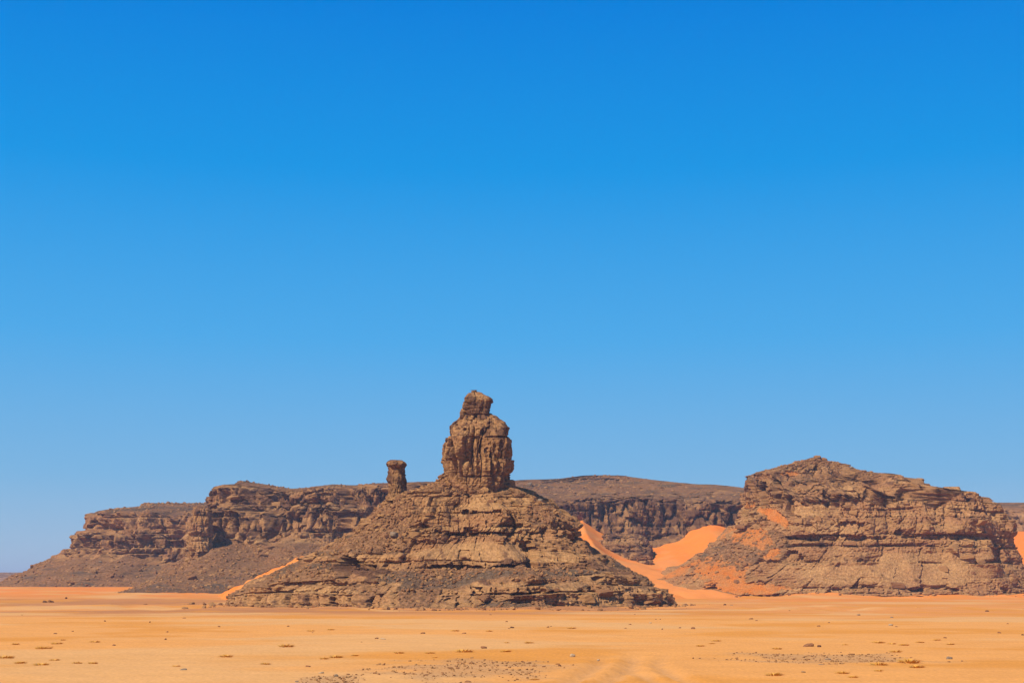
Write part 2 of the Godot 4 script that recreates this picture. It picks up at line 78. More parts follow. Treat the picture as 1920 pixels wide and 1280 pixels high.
	dress(formation("mesa", "low flat mesa at far left with long scree tail down to the plain", "mesa", [[1.1, -236.03, -58.46, -555, -775, 0.0, 0, 0.4, 3], [3.04, -230.24, -59.9, -560.5, -769.5, 0.08, 0.11, 0.29, 4.1], [4.63, -227.35, -61.08, -565.0, -765.0, 0.15, 0.2, 0.2, 5.0], [6.38, -224.14, -62.38, -571.34, -758.66, 0.2, 0.24, 0.19, 5.0], [9.26, -218.49, -64.51, -581.71, -748.29, 0.27, 0.3, 0.18, 5.0], [12.61, -213.35, -67.0, -593.82, -736.18, 0.36, 0.36, 0.16, 5.0], [14.32, -210.6, -68.27, -600.0, -730.0, 0.4, 0.4, 0.15, 5.0], [15.97, -207.95, -69.49, -603.5, -726.5, 0.93, 1.45, 0.37, 5.0], [16.21, -207.47, -69.66, -604.0, -726.0, 1.0, 1.6, 0.4, 5.0], [18.86, -202.03, -71.63, -605.21, -724.79, 1.0, 1.6, 0.43, 5.0], [22.23, -201.25, -74.14, -606.74, -723.26, 1.0, 1.6, 0.47, 5.0], [24.99, -200.74, -76.18, -608.0, -722.0, 1.0, 1.6, 0.5, 5.0], [26.34, -200.5, -77.18, -611.53, -718.47, 0.82, 0.72, 0.32, 5.0], [26.51, -200.33, -77.31, -612.0, -718.0, 0.8, 0.6, 0.3, 5.0], [27.54, -199.34, -78.08, -612.54, -717.46, 0.83, 0.68, 0.32, 5.0], [28.75, -198.19, -79.08, -613.18, -716.82, 0.86, 0.78, 0.34, 5.0], [34.13, -198.1, -83.53, -616.0, -714.0, 1.0, 1.2, 0.45, 5.0], [35.79, -198.08, -84.91, -621.12, -708.88, 0.49, 0.43, 0.58, 4.15], [36.07, -197.37, -85.14, -622.0, -708.0, 0.4, 0.3, 0.6, 4.0], [36.76, -195.69, -85.71, -625.98, -704.02, 0.36, 0.26, 0.62, 3.64], [39.68, -179.2, -88.13, -642.91, -687.09, 0.21, 0.11, 0.7, 2.1], [40.41, -175.07, -93.05, -647.16, -682.84, 0.17, 0.07, 0.71, 1.71], [41.14, -175.07, -97.96, -651.39, -678.61, 0.13, 0.03, 0.73, 1.33], [41.76, -175.07, -97.96, -655.0, -675.0, 0.1, 0.0, 0.75, 1.0], [42.84, -175.07, -97.96, -665.0, -665.0, 0.1, 0.0, 0.75, 0.0]], {"cols": 520, "rows": 190, "seed": 17, "boxy": 0.62, "bed": [2.0, 6.0], "thin": [0.5, 1.4], "under": 1.5, "block_width": 5.0, "block_depth": 1.3, "k_noise": 0.4, "cleft_freq": 0.075, "rough": 1.7, "red": 0.24, "back": 0.05, "dense": [-241.095186680552, -132.36598484422464], "holes": [[-183.36, 30.16, 2.84, 2.84, 2.5], [-177.42, 28.99, 2.37, 1.9, 1.5]], "bands": [["scree_slope", 15.26], ["lower_cliff", 26.51], ["upper_cliff", 35.26], ["mesa_top", 99]]}), {"seed": 18, "size": 2.4, "blocks": 30, "boulders": 10, "scree": 3500, "boulder_label": "boulder lying on the scree of the low mesa at far left", "boulder_group": "boulders below the far left mesa"})
	dress(formation("mesa", "long dark mesa with a low domed hill behind the orange dune", "mesa", [[6.71, -107.73, 184.02, -560, -870, 0.1, 0, 0.4, 2], [19.03, -93.77, 179.03, -590.0, -840.0, 0.4, 0.0, 0.4, 3.0], [23.35, -88.87, 177.27, -600.0, -830.0, 0.7, 0.8, 0.4, 4.0], [24.91, -87.11, 176.64, -602.43, -827.57, 0.94, 2.74, 0.56, 4.0], [25.27, -86.75, 176.5, -603.0, -827.0, 1.0, 3.2, 0.6, 4.0], [30.3, -81.78, 174.45, -605.18, -824.82, 1.0, 3.27, 0.64, 4.0], [39.11, -73.07, 167.72, -609.0, -821.0, 1.0, 3.4, 0.7, 4.0], [41.14, -71.06, 166.17, -612.87, -817.13, 0.9, 1.08, 0.6, 4.0], [41.21, -70.89, 166.12, -613.0, -817.0, 0.9, 1.0, 0.6, 4.0], [42.7, -66.99, 164.98, -622.0, -808.0, 0.5, 0.3, 0.5, 4.0], [43.86, -63.97, 164.09, -629.95, -800.05, 0.48, 0.23, 0.48, 3.76], [47.4, -54.74, 142.49, -654.27, -775.73, 0.4, 0.01, 0.4, 3.02], [47.5, -54.35, 141.84, -655.0, -775.0, 0.4, 0.0, 0.4, 3.0], [51.22, -40.41, 119.18, -674.08, -755.92, 0.37, 0.0, 0.37, 2.45], [53.95, -30.16, 93.09, -688.12, -741.88, 0.35, 0.0, 0.35, 2.05], [54.22, -26.81, 90.48, -689.53, -740.47, 0.35, 0.0, 0.35, 2.01], [54.31, -25.69, 89.87, -690.0, -740.0, 0.35, 0.0, 0.35, 2.0], [56.41, 0.01, 75.9, -699.46, -730.54, 0.29, 0.0, 0.37, 1.36], [57.23, 21.95, 70.42, -703.16, -726.84, 0.26, 0.0, 0.38, 1.1], [57.5, 23.67, 68.6, -704.4, -725.6, 0.25, 0.0, 0.38, 1.02], [59.19, 34.23, 58.65, -712.0, -718.0, 0.2, 0.0, 0.4, 0.5], [59.42, 35.69, 57.28, -712.89, -717.11, 0.17, 0.0, 0.4, 0.35], [59.97, 41.46, 54.04, -715.0, -715.0, 0.1, 0.0, 0.4, 0.0]], {"cols": 620, "rows": 220, "seed": 19, "boxy": 0.6, "bed": [3.0, 7.0], "thin": [0.5, 1.4], "under": 1.2, "block_width": 5.0, "block_depth": 1.3, "k_noise": 0.4, "cleft_freq": 0.085, "rough": 1.8, "red": 0.22, "back": 0.05, "dark": 0.86, "thin_k": 0.6, "shift": 0.03, "dense": [-6.8622918410024285, 118.94639191070877], "bands": [["talus", 24.33], ["main_cliff", 41.98], ["domed_hill", 99]]}), {"seed": 20, "size": 2.4, "blocks": 30, "boulders": 6, "scree": 2500, "boulder_label": "boulder lying below the cliff of the long back mesa", "boulder_group": "boulders below the back mesa"})
	formation("mesa", "pale banded mesa end peeping out beyond the right butte", "mesa", [[13.38, 237.65, 384.93, -660.0, -860.0, 0.2, 0.0, 0.4, 2.0], [29.38, 242.59, 380.11, -690.0, -830.0, 0.5, 0.0, 0.4, 3.0], [30.77, 243.01, 379.7, -692.0, -828.0, 1.0, 1.0, 0.4, 3.0], [31.96, 243.38, 379.34, -692.63, -827.37, 1.0, 1.0, 0.4, 3.0], [40.2, 248.84, 376.86, -697.0, -823.0, 1.0, 1.0, 0.4, 3.0], [42.76, 250.53, 376.09, -705.0, -815.0, 0.6, 0.0, 0.4, 3.0], [46.36, 252.91, 375.01, -730.0, -790.0, 0.3, 0.0, 0.5, 1.0], [48.39, 258.84, 360.64, -756.25, -763.75, 0.3, 0.0, 0.5, 0.12], [48.68, 258.85, 360.64, -760, -760, 0.3, 0, 0.5, 0]], {"cols": 200, "rows": 90, "seed": 41, "boxy": 0.6, "bed": [2.0, 5.0], "thin": [0.5, 1.4], "under": 1.5, "block_width": 5.0, "block_depth": 1.3, "k_noise": 0.4, "cleft_freq": 0.085, "rough": 1.8, "red": 0.25, "back": 0.05, "dense": [221.4995310901339, 277.5415811249871], "bands": [["talus", 29.98], ["cliff", 99]]})
	formation("rock_outcrop", "low purple brown rock outcrop rising from sand beneath the back cliff", "outcrop", [[11.43, 30.4, 58.2, -552.0, -592.0, 0.8, 0.3, 0.5, 1.0], [11.7, 30.4, 58.2, -552.42, -591.58, 0.82, 0.37, 0.51, 1.11], [13.98, 31.28, 58.03, -556.0, -588.0, 1.0, 1.0, 0.6, 2.0], [17.5, 32.63, 57.76, -559.28, -584.72, 1.0, 1.0, 0.6, 2.0], [18.27, 32.95, 57.7, -560.0, -584.0, 1.0, 1.0, 0.6, 2.0], [18.57, 33.08, 57.67, -560.68, -583.32, 0.86, 0.73, 0.53, 2.0], [19.16, 33.33, 57.47, -562.0, -582.0, 0.6, 0.2, 0.4, 2.0], [21.8, 34.42, 56.59, -565.0, -579.0, 0.9, 0.5, 0.55, 1.63], [22.68, 35.44, 56.29, -566.0, -578.0, 1.0, 0.6, 0.6, 1.5], [22.88, 35.67, 56.22, -566.43, -577.57, 0.97, 0.55, 0.6, 1.4], [25.01, 38.12, 51.26, -571.0, -573.0, 0.7, 0.0, 0.6, 0.3]], {"cols": 200, "rows": 90, "seed": 51, "boxy": 0.75, "bed": [1.5, 4.0], "thin": [0.5, 1.2], "under": 1.0, "block_width": 3.5, "block_depth": 1.1, "k_noise": 0.3, "cleft_freq": 0.12, "rough": 1.3, "red": 0.2, "dark": 0.85, "bands": [["lower_step", 18.71], ["upper_step", 99]]})
	formation("rock_stump", "squat rock stump alone on the pale sand of the valley", "rock", [[8.0, 46.42, 55.86, -536.0, -547.0, 1.0, 0.2, 0.3, 0.3], [8.04, 46.42, 55.86, -536.03, -546.97, 1.0, 0.2, 0.3, 0.3], [10.43, 47.66, 54.52, -538.0, -545.0, 1.0, 0.4, 0.4, 0.5], [10.47, 47.69, 54.5, -538.01, -544.99, 1.0, 0.4, 0.4, 0.5], [10.88, 47.71, 54.27, -538.11, -544.89, 1.0, 0.4, 0.41, 0.49], [14.13, 47.93, 53.92, -538.91, -544.09, 1.0, 0.4, 0.49, 0.41], [14.49, 47.95, 53.65, -539.0, -544.0, 1.0, 0.4, 0.5, 0.4], [14.54, 47.95, 53.62, -539.08, -543.92, 1.0, 0.38, 0.5, 0.38], [15.75, 48.99, 52.72, -541.0, -542.0, 1.0, 0.0, 0.5, 0.0]], {"cols": 90, "rows": 60, "seed": 53, "boxy": 0.7, "bed": [1.5, 3.0], "thin": [0.5, 1.2], "under": 0.5, "block_width": 2.5, "block_depth": 0.6, "k_noise": 0.1, "cleft_freq": 0.2, "rough": 0.8, "red": 0.25, "back": 0.5, "bands": [["foot", 11.24], ["stump", 99]]})
	formation("far_hill", "hazy bluish far hills on the horizon at the left edge", "hill", [[1.6, -875.63, -540.83, -1600.0, -1800.0, 0.2, 0.0, 0.5, 6.0], [2.72, -875.63, -540.83, -1606.14, -1793.86, 0.25, 0.0, 0.5, 6.92], [8.89, -837.06, -563.54, -1640.0, -1760.0, 0.5, 0.0, 0.5, 12.0], [11.61, -820.05, -573.55, -1650.83, -1749.17, 0.5, 0.0, 0.5, 12.0], [12.88, -812.1, -576.2, -1655.89, -1744.11, 0.5, 0.0, 0.5, 12.0], [13.91, -777.3, -578.36, -1660.0, -1740.0, 0.5, 0.0, 0.5, 12.0], [16.69, -683.47, -584.17, -1678.13, -1721.87, 0.38, 0.0, 0.5, 8.37], [18.51, -683.47, -587.98, -1690.0, -1710.0, 0.3, 0.0, 0.5, 6.0], [19.86, -683.47, -590.79, -1699, -1701, 0.3, 0, 0.5, 0]], {"cols": 160, "rows": 40, "seed": 61, "boxy": 0.8, "bed": [3, 8.0], "thin": [1, 3], "under": 1.0, "block_width": 12.0, "block_depth": 3.0, "k_noise": 0.3, "plan_freq": 0.02, "rough": 3.0, "red": 0.1, "mat": "far", "bands": [["slope", 99]]})
	formation("rock_buttress", "lit tan rock buttress standing out from the mesa's square left end", "buttress", [[8.74, -119.16, -103.65, -488, -509.0, 0.6, 0.2, 0.1, 0.5], [8.84, -119.16, -103.65, -488.09, -508.91, 0.62, 0.21, 0.1, 0.51], [10.71, -115.08, -105.99, -489.77, -507.23, 0.95, 0.38, 0.06, 0.77], [10.96, -115.06, -106.03, -490.0, -507.0, 1.0, 0.4, 0.05, 0.8], [16.7, -114.56, -106.97, -491.29, -505.71, 1.0, 0.46, 0.07, 0.8], [19.87, -114.37, -107.41, -492.0, -505.0, 1.0, 0.5, 0.08, 0.8], [20.46, -114.33, -107.5, -492.38, -504.62, 1.0, 0.42, 0.09, 0.72], [21.39, -114.56, -107.15, -493.0, -504.0, 1.0, 0.3, 0.1, 0.6], [22.34, -114.79, -106.81, -492.12, -504.88, 1.0, 0.56, 0.19, 0.78], [22.47, -114.77, -106.82, -492.0, -505.0, 1.0, 0.6, 0.2, 0.8], [27.06, -114.22, -107.36, -493.15, -503.85, 1.0, 0.6, 0.34, 0.68], [30.41, -114.01, -107.83, -494.0, -503.0, 1.0, 0.6, 0.45, 0.6], [30.84, -113.99, -107.89, -494.77, -502.23, 1.0, 0.47, 0.46, 0.47], [32.08, -112.97, -109.01, -497, -500.0, 1, 0.1, 0.5, 0.1]], {"cols": 170, "rows": 130, "seed": 71, "boxy": 0.7, "bed": [1.8, 5.0], "thin": [0.4, 1.0], "under": 0.8, "block_width": 2.6, "block_depth": 0.8, "k_noise": 0.2, "cleft_freq": 0.2, "rough": 0.9, "back": 0.3, "terrace": 0.4, "bands": [["pedestal", 21.76], ["buttress_head", 99]]})
	formation("perched_block", "flat topped tan block perched on the right butte's stepped shoulder", "rock", [[28.07, 138.35, 146.98, -447, -455, 1, 0.1, 0.2, 0.2], [29.14, 138.35, 146.98, -447.0, -455.0, 1.0, 0.13, 0.2, 0.23], [30.86, 138.9, 146.04, -447.0, -455.0, 1.0, 0.18, 0.2, 0.28], [31.64, 139.16, 146.22, -447.0, -455.0, 1.0, 0.2, 0.2, 0.3], [31.72, 139.18, 146.23, -446.95, -455.05, 1.0, 0.2, 0.2, 0.3], [32.63, 138.84, 146.44, -446.4, -455.6, 1.0, 0.2, 0.2, 0.3], [32.92, 138.73, 146.5, -446.51, -455.49, 1.0, 0.14, 0.17, 0.27], [33.67, 139.3, 145.86, -446.8, -455.2, 1.0, 0.0, 0.1, 0.2], [34.64, 140.03, 145.03, -447.94, -454.06, 1.0, 0.0, 0.1, 0.1], [34.81, 140.03, 144.88, -448.15, -453.85, 1.0, 0.0, 0.1, 0.08], [35.54, 140.03, 144.88, -449, -453, 1, 0, 0.1, 0]], {"cols": 110, "rows": 70, "seed": 73, "boxy": 0.6, "bed": [1.2, 2.4], "thin": [0.4, 1.0], "under": 0.7, "block_width": 3, "block_depth": 0.3, "k_noise": 0, "rough": 0.6, "back": 0.4, "terrace": 0.1, "shift": 0.0, "bands": [["block", 99]]})
	# ---- loose things on the plain
	build_plain_rocks()
	build_tufts()
	build_gravel()

func clear_sky() -> PanoramaSkyMaterial:
	# air only: a clear sky that pales towards the horizon, the same all the way round
	var h := 512
	var im := Image.create_empty(8, h, false, Image.FORMAT_RGBF)
	var stops := [[-90, Vector3(0.4884, 0.2812, 0.1503)], [-2, Vector3(0.4884, 0.3881, 0.3010)], [-0.2, Vector3(0.3473, 0.4416, 0.5726)], [1.5, Vector3(0.2812, 0.4266, 0.5844)], [4.4, Vector3(0.1612, 0.3788, 0.6145)], [10, Vector3(0.0578, 0.3216, 0.6582)], [17, Vector3(0.0048, 0.2440, 0.6268)], [23.7, Vector3(0.0000, 0.1756, 0.5784)], [45, Vector3(0.0000, 0.0781, 0.3300)], [90, Vector3(0.0000, 0.0338, 0.1669)]]
	for j in h:
		var el := 90.0 - 180.0 * (j + 0.5) / h
		var c: Vector3 = stops[0][1]
		for k in stops.size() - 1:
			if el >= stops[k][0]:
				var t := clampf((el - stops[k][0]) / (stops[k + 1][0] - stops[k][0]), 0.0, 1.0)
				c = (stops[k][1] as Vector3).lerp(stops[k + 1][1], t)
		for i in 8:
			im.set_pixel(i, j, Color(c.x, c.y, c.z))
	var m := PanoramaSkyMaterial.new()
	m.panorama = ImageTexture.create_from_image(im)
	return m

func set_noise() -> void:
	rng.seed = 7
	var k := 11
	for n in [n_low, n_mid, n_fine, n_patch]:
		n.noise_type = FastNoiseLite.TYPE_SIMPLEX_SMOOTH
		n.fractal_type = FastNoiseLite.FRACTAL_FBM
		n.frequency = 1.0
		n.seed = k
		k += 7
	n_low.fractal_octaves = 3
	n_mid.fractal_octaves = 3
	n_fine.fractal_octaves = 2
	n_patch.fractal_octaves = 4

func hash2(a: float, b: float) -> float:
	var v := sin(a * 12.9898 + b * 78.233) * 43758.5453
	return v - floorf(v)

func grain(seed_value: int, freq: float, low: float, octaves := 4) -> NoiseTexture2D:
	var n := FastNoiseLite.new()
	n.seed = seed_value
	n.frequency = freq
	n.fractal_octaves = octaves
	var g := Gradient.new()
	g.set_color(0, Color(low, low, low))
	g.set_color(1, Color(1, 1, 1))
	var t := NoiseTexture2D.new()
	t.width = 512
	t.height = 512
	t.seamless = true
	t.noise = n
	t.color_ramp = g
	return t

func relief(seed_value: int, freq: float) -> NoiseTexture2D:
	var n := FastNoiseLite.new()
	n.seed = seed_value
	n.frequency = freq
	n.fractal_octaves = 5
	n.fractal_gain = 0.6
	var t := NoiseTexture2D.new()
	t.width = 512
	t.height = 512
	t.seamless = true
	t.noise = n
	return t

func make_materials() -> void:
	var specs := {"rock": [0.62, 0.13, 14.0], "sand": [0.86, 0.25, 1.2], "far": [0.75, 0.05, 20.0]}
	var k := 3
	for key in specs:
		var m := StandardMaterial3D.new()
		m.resource_name = key
		m.vertex_color_use_as_albedo = true
		m.roughness = 1.0
		m.metallic_specular = 0.15
		m.albedo_texture = grain(k, 0.03, specs[key][0])
		m.uv1_triplanar = true
		m.uv1_world_triplanar = true
		m.uv1_scale = Vector3.ONE * specs[key][1]
		m.heightmap_enabled = true
		m.heightmap_texture = relief(k + 20, 0.02)
		m.heightmap_scale = specs[key][2]
		mats[key] = m
		k += 1
	for p in {"stone_brown": BROWN * 1.05, "stone_tan": TAN * 0.95, "stone_red": RED * 0.9, "stone_grey": Vector3(0.36, 0.255, 0.17), "stone_pale": Vector3(0.62, 0.44, 0.27), "stone_dark": VARNISH * 1.1}.keys():
		var c: Vector3 = {"stone_brown": BROWN * 1.05, "stone_tan": TAN * 0.95, "stone_red": RED * 0.9, "stone_grey": Vector3(0.36, 0.255, 0.17), "stone_pale": Vector3(0.62, 0.44, 0.27), "stone_dark": VARNISH * 1.1}[p]
		var m := StandardMaterial3D.new()
		m.resource_name = p
		m.albedo_color = Color(c.x, c.y, c.z).linear_to_srgb()
		m.albedo_texture = grain(k, 0.02, 0.6)
		m.uv1_triplanar = true
		m.uv1_world_triplanar = true
		m.uv1_scale = Vector3.ONE * 0.7
		m.roughness = 1.0
		m.metallic_specular = 0.15
		mats[p] = m
		k += 1
	var g := StandardMaterial3D.new()
	g.resource_name = "dry_grass"
	g.vertex_color_use_as_albedo = true
	g.roughness = 0.9
	g.backlight_enabled = true
	g.backlight = Color(0.25, 0.17, 0.04)
	mats["grass"] = g

# ---------------------------------------------------------------- stones
func make_stones() -> void:
	for k in 9:
		stones.append(stone_mesh(100 + k, 5, 0.62, 5))
	for k in 8:
		slabs.append(stone_mesh(200 + k, 4, 0.18, 5, true))

func stone_mesh(seed_value: int, n: int, power: float, cuts: int, facets := false) -> ArrayMesh:
	# a cube of n x n faces a side, rounded, cut by a few planes and roughened
	var r := RandomNumberGenerator.new()
	r.seed = seed_value
	var planes := []
	for c in cuts:
		planes.append([Vector3(r.randf_range(-1, 1), r.randf_range(-0.6, 1), r.randf_range(-1, 1)).normalized(), r.randf_range(0.62, 0.85)])
	var st := SurfaceTool.new()
	st.begin(Mesh.PRIMITIVE_TRIANGLES)
	if facets:
		st.set_smooth_group(-1)
	var off := r.randf() * 90.0
	for face in 6:
		for i in n:
			for j in n:
				var q := []
				for e in [[0, 0], [1, 0], [1, 1], [0, 1]]:
					var u: float = 2.0 * (i + e[0]) / n - 1.0
					var v: float = 2.0 * (j + e[1]) / n - 1.0
					var p: Vector3 = [Vector3(1, u, v), Vector3(-1, v, u), Vector3(v, 1, u), Vector3(u, -1, v), Vector3(u, v, 1), Vector3(v, u, -1)][face]
					p = p.lerp(p.normalized(), power)
					for pl in planes:
						var over: float = p.dot(pl[0]) - pl[1]
						if over > 0.0:
							p -= (pl[0] as Vector3) * over * 0.92
					p += p.normalized() * (0.13 * n_mid.get_noise_3d(p.x * 1.3 + off, p.y * 1.3, p.z * 1.3) + 0.06 * n_fine.get_noise_3d(p.x * 4.0 + off, p.y * 4.0, p.z * 4.0))
					q.append(p * 0.5)
				for t in [[0, 1, 2], [0, 2, 3]]:
					var a: Vector3 = q[t[0]]
					var b: Vector3 = q[t[1]]
					var c2: Vector3 = q[t[2]]
					if (b - a).cross(c2 - a).dot(a + b + c2) > 0.0:
						var s := b
						b = c2
						c2 = s
					for p3 in [a, b, c2]:
						st.add_vertex(p3)
	if not facets:
		st.index()
	st.generate_normals()
	return st.commit()

func numbered(called: String) -> String:
	var k: int = taken.get(called, 0)
	taken[called] = k + 1
	return called if k == 0 else "%s_%03d" % [called, k]

func tag(o: Node, label: String, category: String, group := "") -> void:
	o.set_meta("label", label)
	o.set_meta("category", category)
	if group:
		o.set_meta("group", group)

func put_mesh(called: String, mesh: Mesh, mat: Material, parent: Node) -> MeshInstance3D:
	var o := MeshInstance3D.new()
	o.name = numbered(called) if parent == self else called
	o.mesh = mesh
	o.material_override = mat
	parent.add_child(o, true)
	return o

func put_stone(called: String, at: Vector3, size: Vector3, turn: Vector3, mat: String, variant: int, parent: Node = self, flat := false) -> MeshInstance3D:
	var pool := slabs if flat else stones
	var o := put_mesh(called, pool[variant % pool.size()], mats[mat], parent)
	o.position = at
	o.rotation = turn
	o.scale = size
	return o

# ---------------------------------------------------------------- rock formations
func layers(seed_value: int, low: float, high: float) -> Array:
	# beds of uneven thickness: lookup of bed number by height in steps of 5 cm, and the feet of the beds
	var r := RandomNumberGenerator.new()
	r.seed = seed_value
	var feet := PackedFloat32Array([-6.0])
	while feet[-1] < 80.0:
		feet.append(feet[-1] + low + (high - low) * pow(r.randf(), 1.6))
	var look := PackedInt32Array()
	var k := 0
	for i in 1700:
		while feet[k + 1] <= -6.0 + i * 0.05:
			k += 1
		look.append(k)
	return [feet, look]

func formation(called: String, label: String, category: String, levels: Array, o: Dictionary) -> Dictionary:
	# levels: [height, left, right, front, back, rock share, cleft depth, varnish, plan swing]; contours are rounded boxes
	var cols: int = o.cols
	var rows: int = o.rows
	var e: float = o.get("boxy", 0.75)
	var nl := levels.size()
	var root := Node3D.new()
	root.name = numbered(called)
	add_child(root)
	tag(root, label, category, o.get("group", ""))
	var mid: Array = levels[o.get("ref", nl / 3)]
	root.position = Vector3((mid[1] + mid[2]) * 0.5, levels[0][0], (mid[3] + mid[4]) * 0.5)
	# columns: even steps round the contour, sparse at the back
	var fine_n := 3000
	var acc := PackedFloat32Array([0.0])
	var arc := PackedFloat32Array([0.0])
	var last := Vector2.ZERO
	var back_w: float = o.get("back", 0.15)
	for i in fine_n + 1:
		var a := TAU * i / fine_n - PI / 2
		var p := Vector2(spow(cos(a), e) * (mid[2] - mid[1]) * 0.5, spow(sin(a), e) * (mid[3] - mid[4]) * 0.5)
		if i > 0:
			var l := p.distance_to(last)
			var w := lerpf(back_w, 1.0, smoothstep(-0.5, -0.1, sin(a)))
			if o.has("dense"):
				var px := p.x + root.position.x
				w *= 1.0 if px > o.dense[0] and px < o.dense[1] else 0.15
			acc.append(acc[-1] + l * w)
			arc.append(arc[-1] + l)
		last = p
	var ang := PackedFloat32Array()
	var ss := PackedFloat32Array()
	var j := 0
	for c in cols + 1:
		var want := acc[-1] * c / cols
		while j < fine_n - 1 and acc[j + 1] < want:
			j += 1
		var f := clampf((want - acc[j]) / maxf(acc[j + 1] - acc[j], 1e-6), 0.0, 1.0)
		ang.append(TAU * (j + f) / fine_n - PI / 2)
		ss.append(lerpf(arc[j], arc[j + 1], f))
	# rows: even steps up the front profile
	var plen := PackedFloat32Array([0.0])
	for i in range(1, nl):
		var dy: float = levels[i][0] - levels[i - 1][0]
		var dz: float = levels[i][3] - levels[i - 1][3]
		var l: float = sqrt(dy * dy * 1.6 + dz * dz * 0.35)
		plen.append(plen[-1] + (l if i < nl - 1 else minf(l, 4.0)))
	var lev := PackedFloat32Array()
	j = 0
	for r in rows + 1:
		var want := plen[-1] * r / rows
		while j < nl - 2 and plen[j + 1] < want:
			j += 1
		lev.append(j + clampf((want - plen[j]) / maxf(plen[j + 1] - plen[j], 1e-6), 0.0, 1.0))
	var sd: int = o.seed
	var beds := layers(sd, o.bed[0], o.bed[1])
	var thin := layers(sd + 50, o.thin[0], o.thin[1])
	var feet: PackedFloat32Array = beds[0]
	var look: PackedInt32Array = beds[1]
	var feet2: PackedFloat32Array = thin[0]
	var look2: PackedInt32Array = thin[1]
	var so := sd * 13.7
	var under: float = o.under
	var bw: float = o.block_width
	var bamp: float = o.block_depth
	var plan_f: float = o.get("plan_freq", 0.045)
	var col_f: float = o.get("cleft_freq", 0.16)
	var rough: float = o.get("rough", 1.0)
	var sandy: float = o.get("sandy", -9.0)
	var blobs: Array = o.get("blobs", [])
	var holes: Array = o.get("holes", [])
	var rim: Array = o.get("rim", [])
	var rim_y: float = o.get("rim_y", 0.0)
	var k_noise: float = o.get("k_noise", 0.7)
	var sandbox: Array = o.get("sand_at", [])
	var red: float = o.get("red", 0.0)
	var dark: float = o.get("dark", 1.0)
	var W := cols + 1
	var pos := PackedVector3Array()
	var colr := PackedColorArray()
	var ks := PackedFloat32Array()
	pos.resize(W * (rows + 1))
	colr.resize(W * (rows + 1))
	ks.resize(W * (rows + 1))
	var ca := PackedFloat32Array()
	var sa := PackedFloat32Array()
	for c in W:
		ca.append(spow(cos(ang[c]), e))
		sa.append(spow(sin(ang[c]), e))
	var table := []
	for r in rows + 1:
		var li := mini(int(lev[r]), nl - 2)
		var f := lev[r] - li
		var A: Array = levels[li]
		var B: Array = levels[li + 1]
		var v := PackedFloat32Array()
		for q in 9:
			v.append(lerpf(A[q], B[q], f))
		var dyl: float = maxf(B[0] - A[0], 0.05)
		v.append(clampf((A[3] - B[3]) / dyl, 0.0, 1.9))
		v.append(clampf((B[1] - A[1]) / dyl, 0.0, 1.9))
		v.append(clampf((A[2] - B[2]) / dyl, 0.0, 1.9))
		table.append(v)
	var shift := PackedFloat32Array()
	for c in W:
		shift.append(rows * o.get("shift", 0.06) * n_low.get_noise_2d(ss[c] * 0.035, so) * 1.6)
	var gully: float = o.get("gully", 1.0)
	var gul := PackedFloat32Array()
	for c in W:
		gul.append(1.6 * n_mid.get_noise_2d(ss[c] * 0.07, so + 5.0) + 0.5 * n_mid.get_noise_2d(ss[c] * 0.3, so + 9.0))
	var smooth_at: Array = o.get("smooth", [])
	var terrace: float = o.get("terrace", 1.0)
	var thin_k: float = o.get("thin_k", 1.0)
	var bed_k: float = o.get("bed_k", 1.0)
	var at := 0
	for r in rows + 1:
		var y: float = table[r][0]
		var calm := smoothstep(1.0, 0.86, float(r) / rows)
		var fade := smoothstep(0.0, 0.2, float(r) / rows) * smoothstep(1.0, 0.8, float(r) / rows)
		for c in W:
			var v: PackedFloat32Array = table[clampi(int(r + shift[c] * fade), 0, rows)]
			var rx := (v[2] - v[1]) * 0.5
			var rz := (v[3] - v[4]) * 0.5
			var x := (v[1] + v[2]) * 0.5 + rx * ca[c]
			var z := (v[3] + v[4]) * 0.5 + rz * sa[c]
			var share := v[5]
			var cleft_d := v[6]
			var varn := v[7]
			var swing := v[8]
			var by := y
			if rim.size() > 0 and y > rim_y:
				by = rim_y + (y - rim_y) * rim_at(rim, x)
			var nx := ca[c] * rz
			var nz := sa[c] * rx
			var il := 1.0 / maxf(sqrt(nx * nx + nz * nz), 1e-5)
			nx *= il
			nz *= il
			var s := ss[c]
			var cot := terrace * calm * (nx * nx * (v[11] if nx > 0.0 else v[10]) + nz * nz * v[9])
			# rock or scree
			var kn := n_mid.get_noise_3d(x * 0.06 + so, by * 0.11, z * 0.06)
			var kk := share + k_noise * kn
			for b in blobs:
				var ux: float = (x - b[0]) / b[2]
				var uy: float = (by - b[1]) / b[3]
				var q := ux * ux + uy * uy
				if q < 1.0 and nz > 0.0:
					kk = lerpf(kk, b[4], smoothstep(1.0, 0.45, q + 0.5 * kn))
			var K := smoothstep(0.36, 0.62, kk)
			var fine := n_fine.get_noise_3d(x * 0.9 + so, by * 1.1, z * 0.9)
			var mid_n := n_mid.get_noise_3d(x * 0.22, by * 0.3 + so, z * 0.22)
			var low_n := n_low.get_noise_3d(x * plan_f, by * plan_f * 0.35, z * plan_f + so)
			var d := swing * low_n * 1.6
			# beds
			var yy := by + 1.1 * n_low.get_noise_3d(x * 0.02, 3.0 + so, z * 0.02) + 0.22 * mid_n
			var iy := clampi(int((yy + 6.0) * 20.0), 0, 1699)
			var L := look[iy]
			var foot := feet[L]
			var T := feet[L + 1] - foot
			var fr := clampf((yy - foot) / T, 0.0, 1.0)
			var M := look2[iy]
			var foot2 := feet2[M]
			var T2 := feet2[M + 1] - foot2
			var fr2 := clampf((yy - foot2) / T2, 0.0, 1.0)
			var along := n_mid.get_noise_2d(s * 0.05 + L * 7.3 + so, L * 3.1)
			var strength := clampf(0.55 + 1.3 * along, 0.0, 1.15)
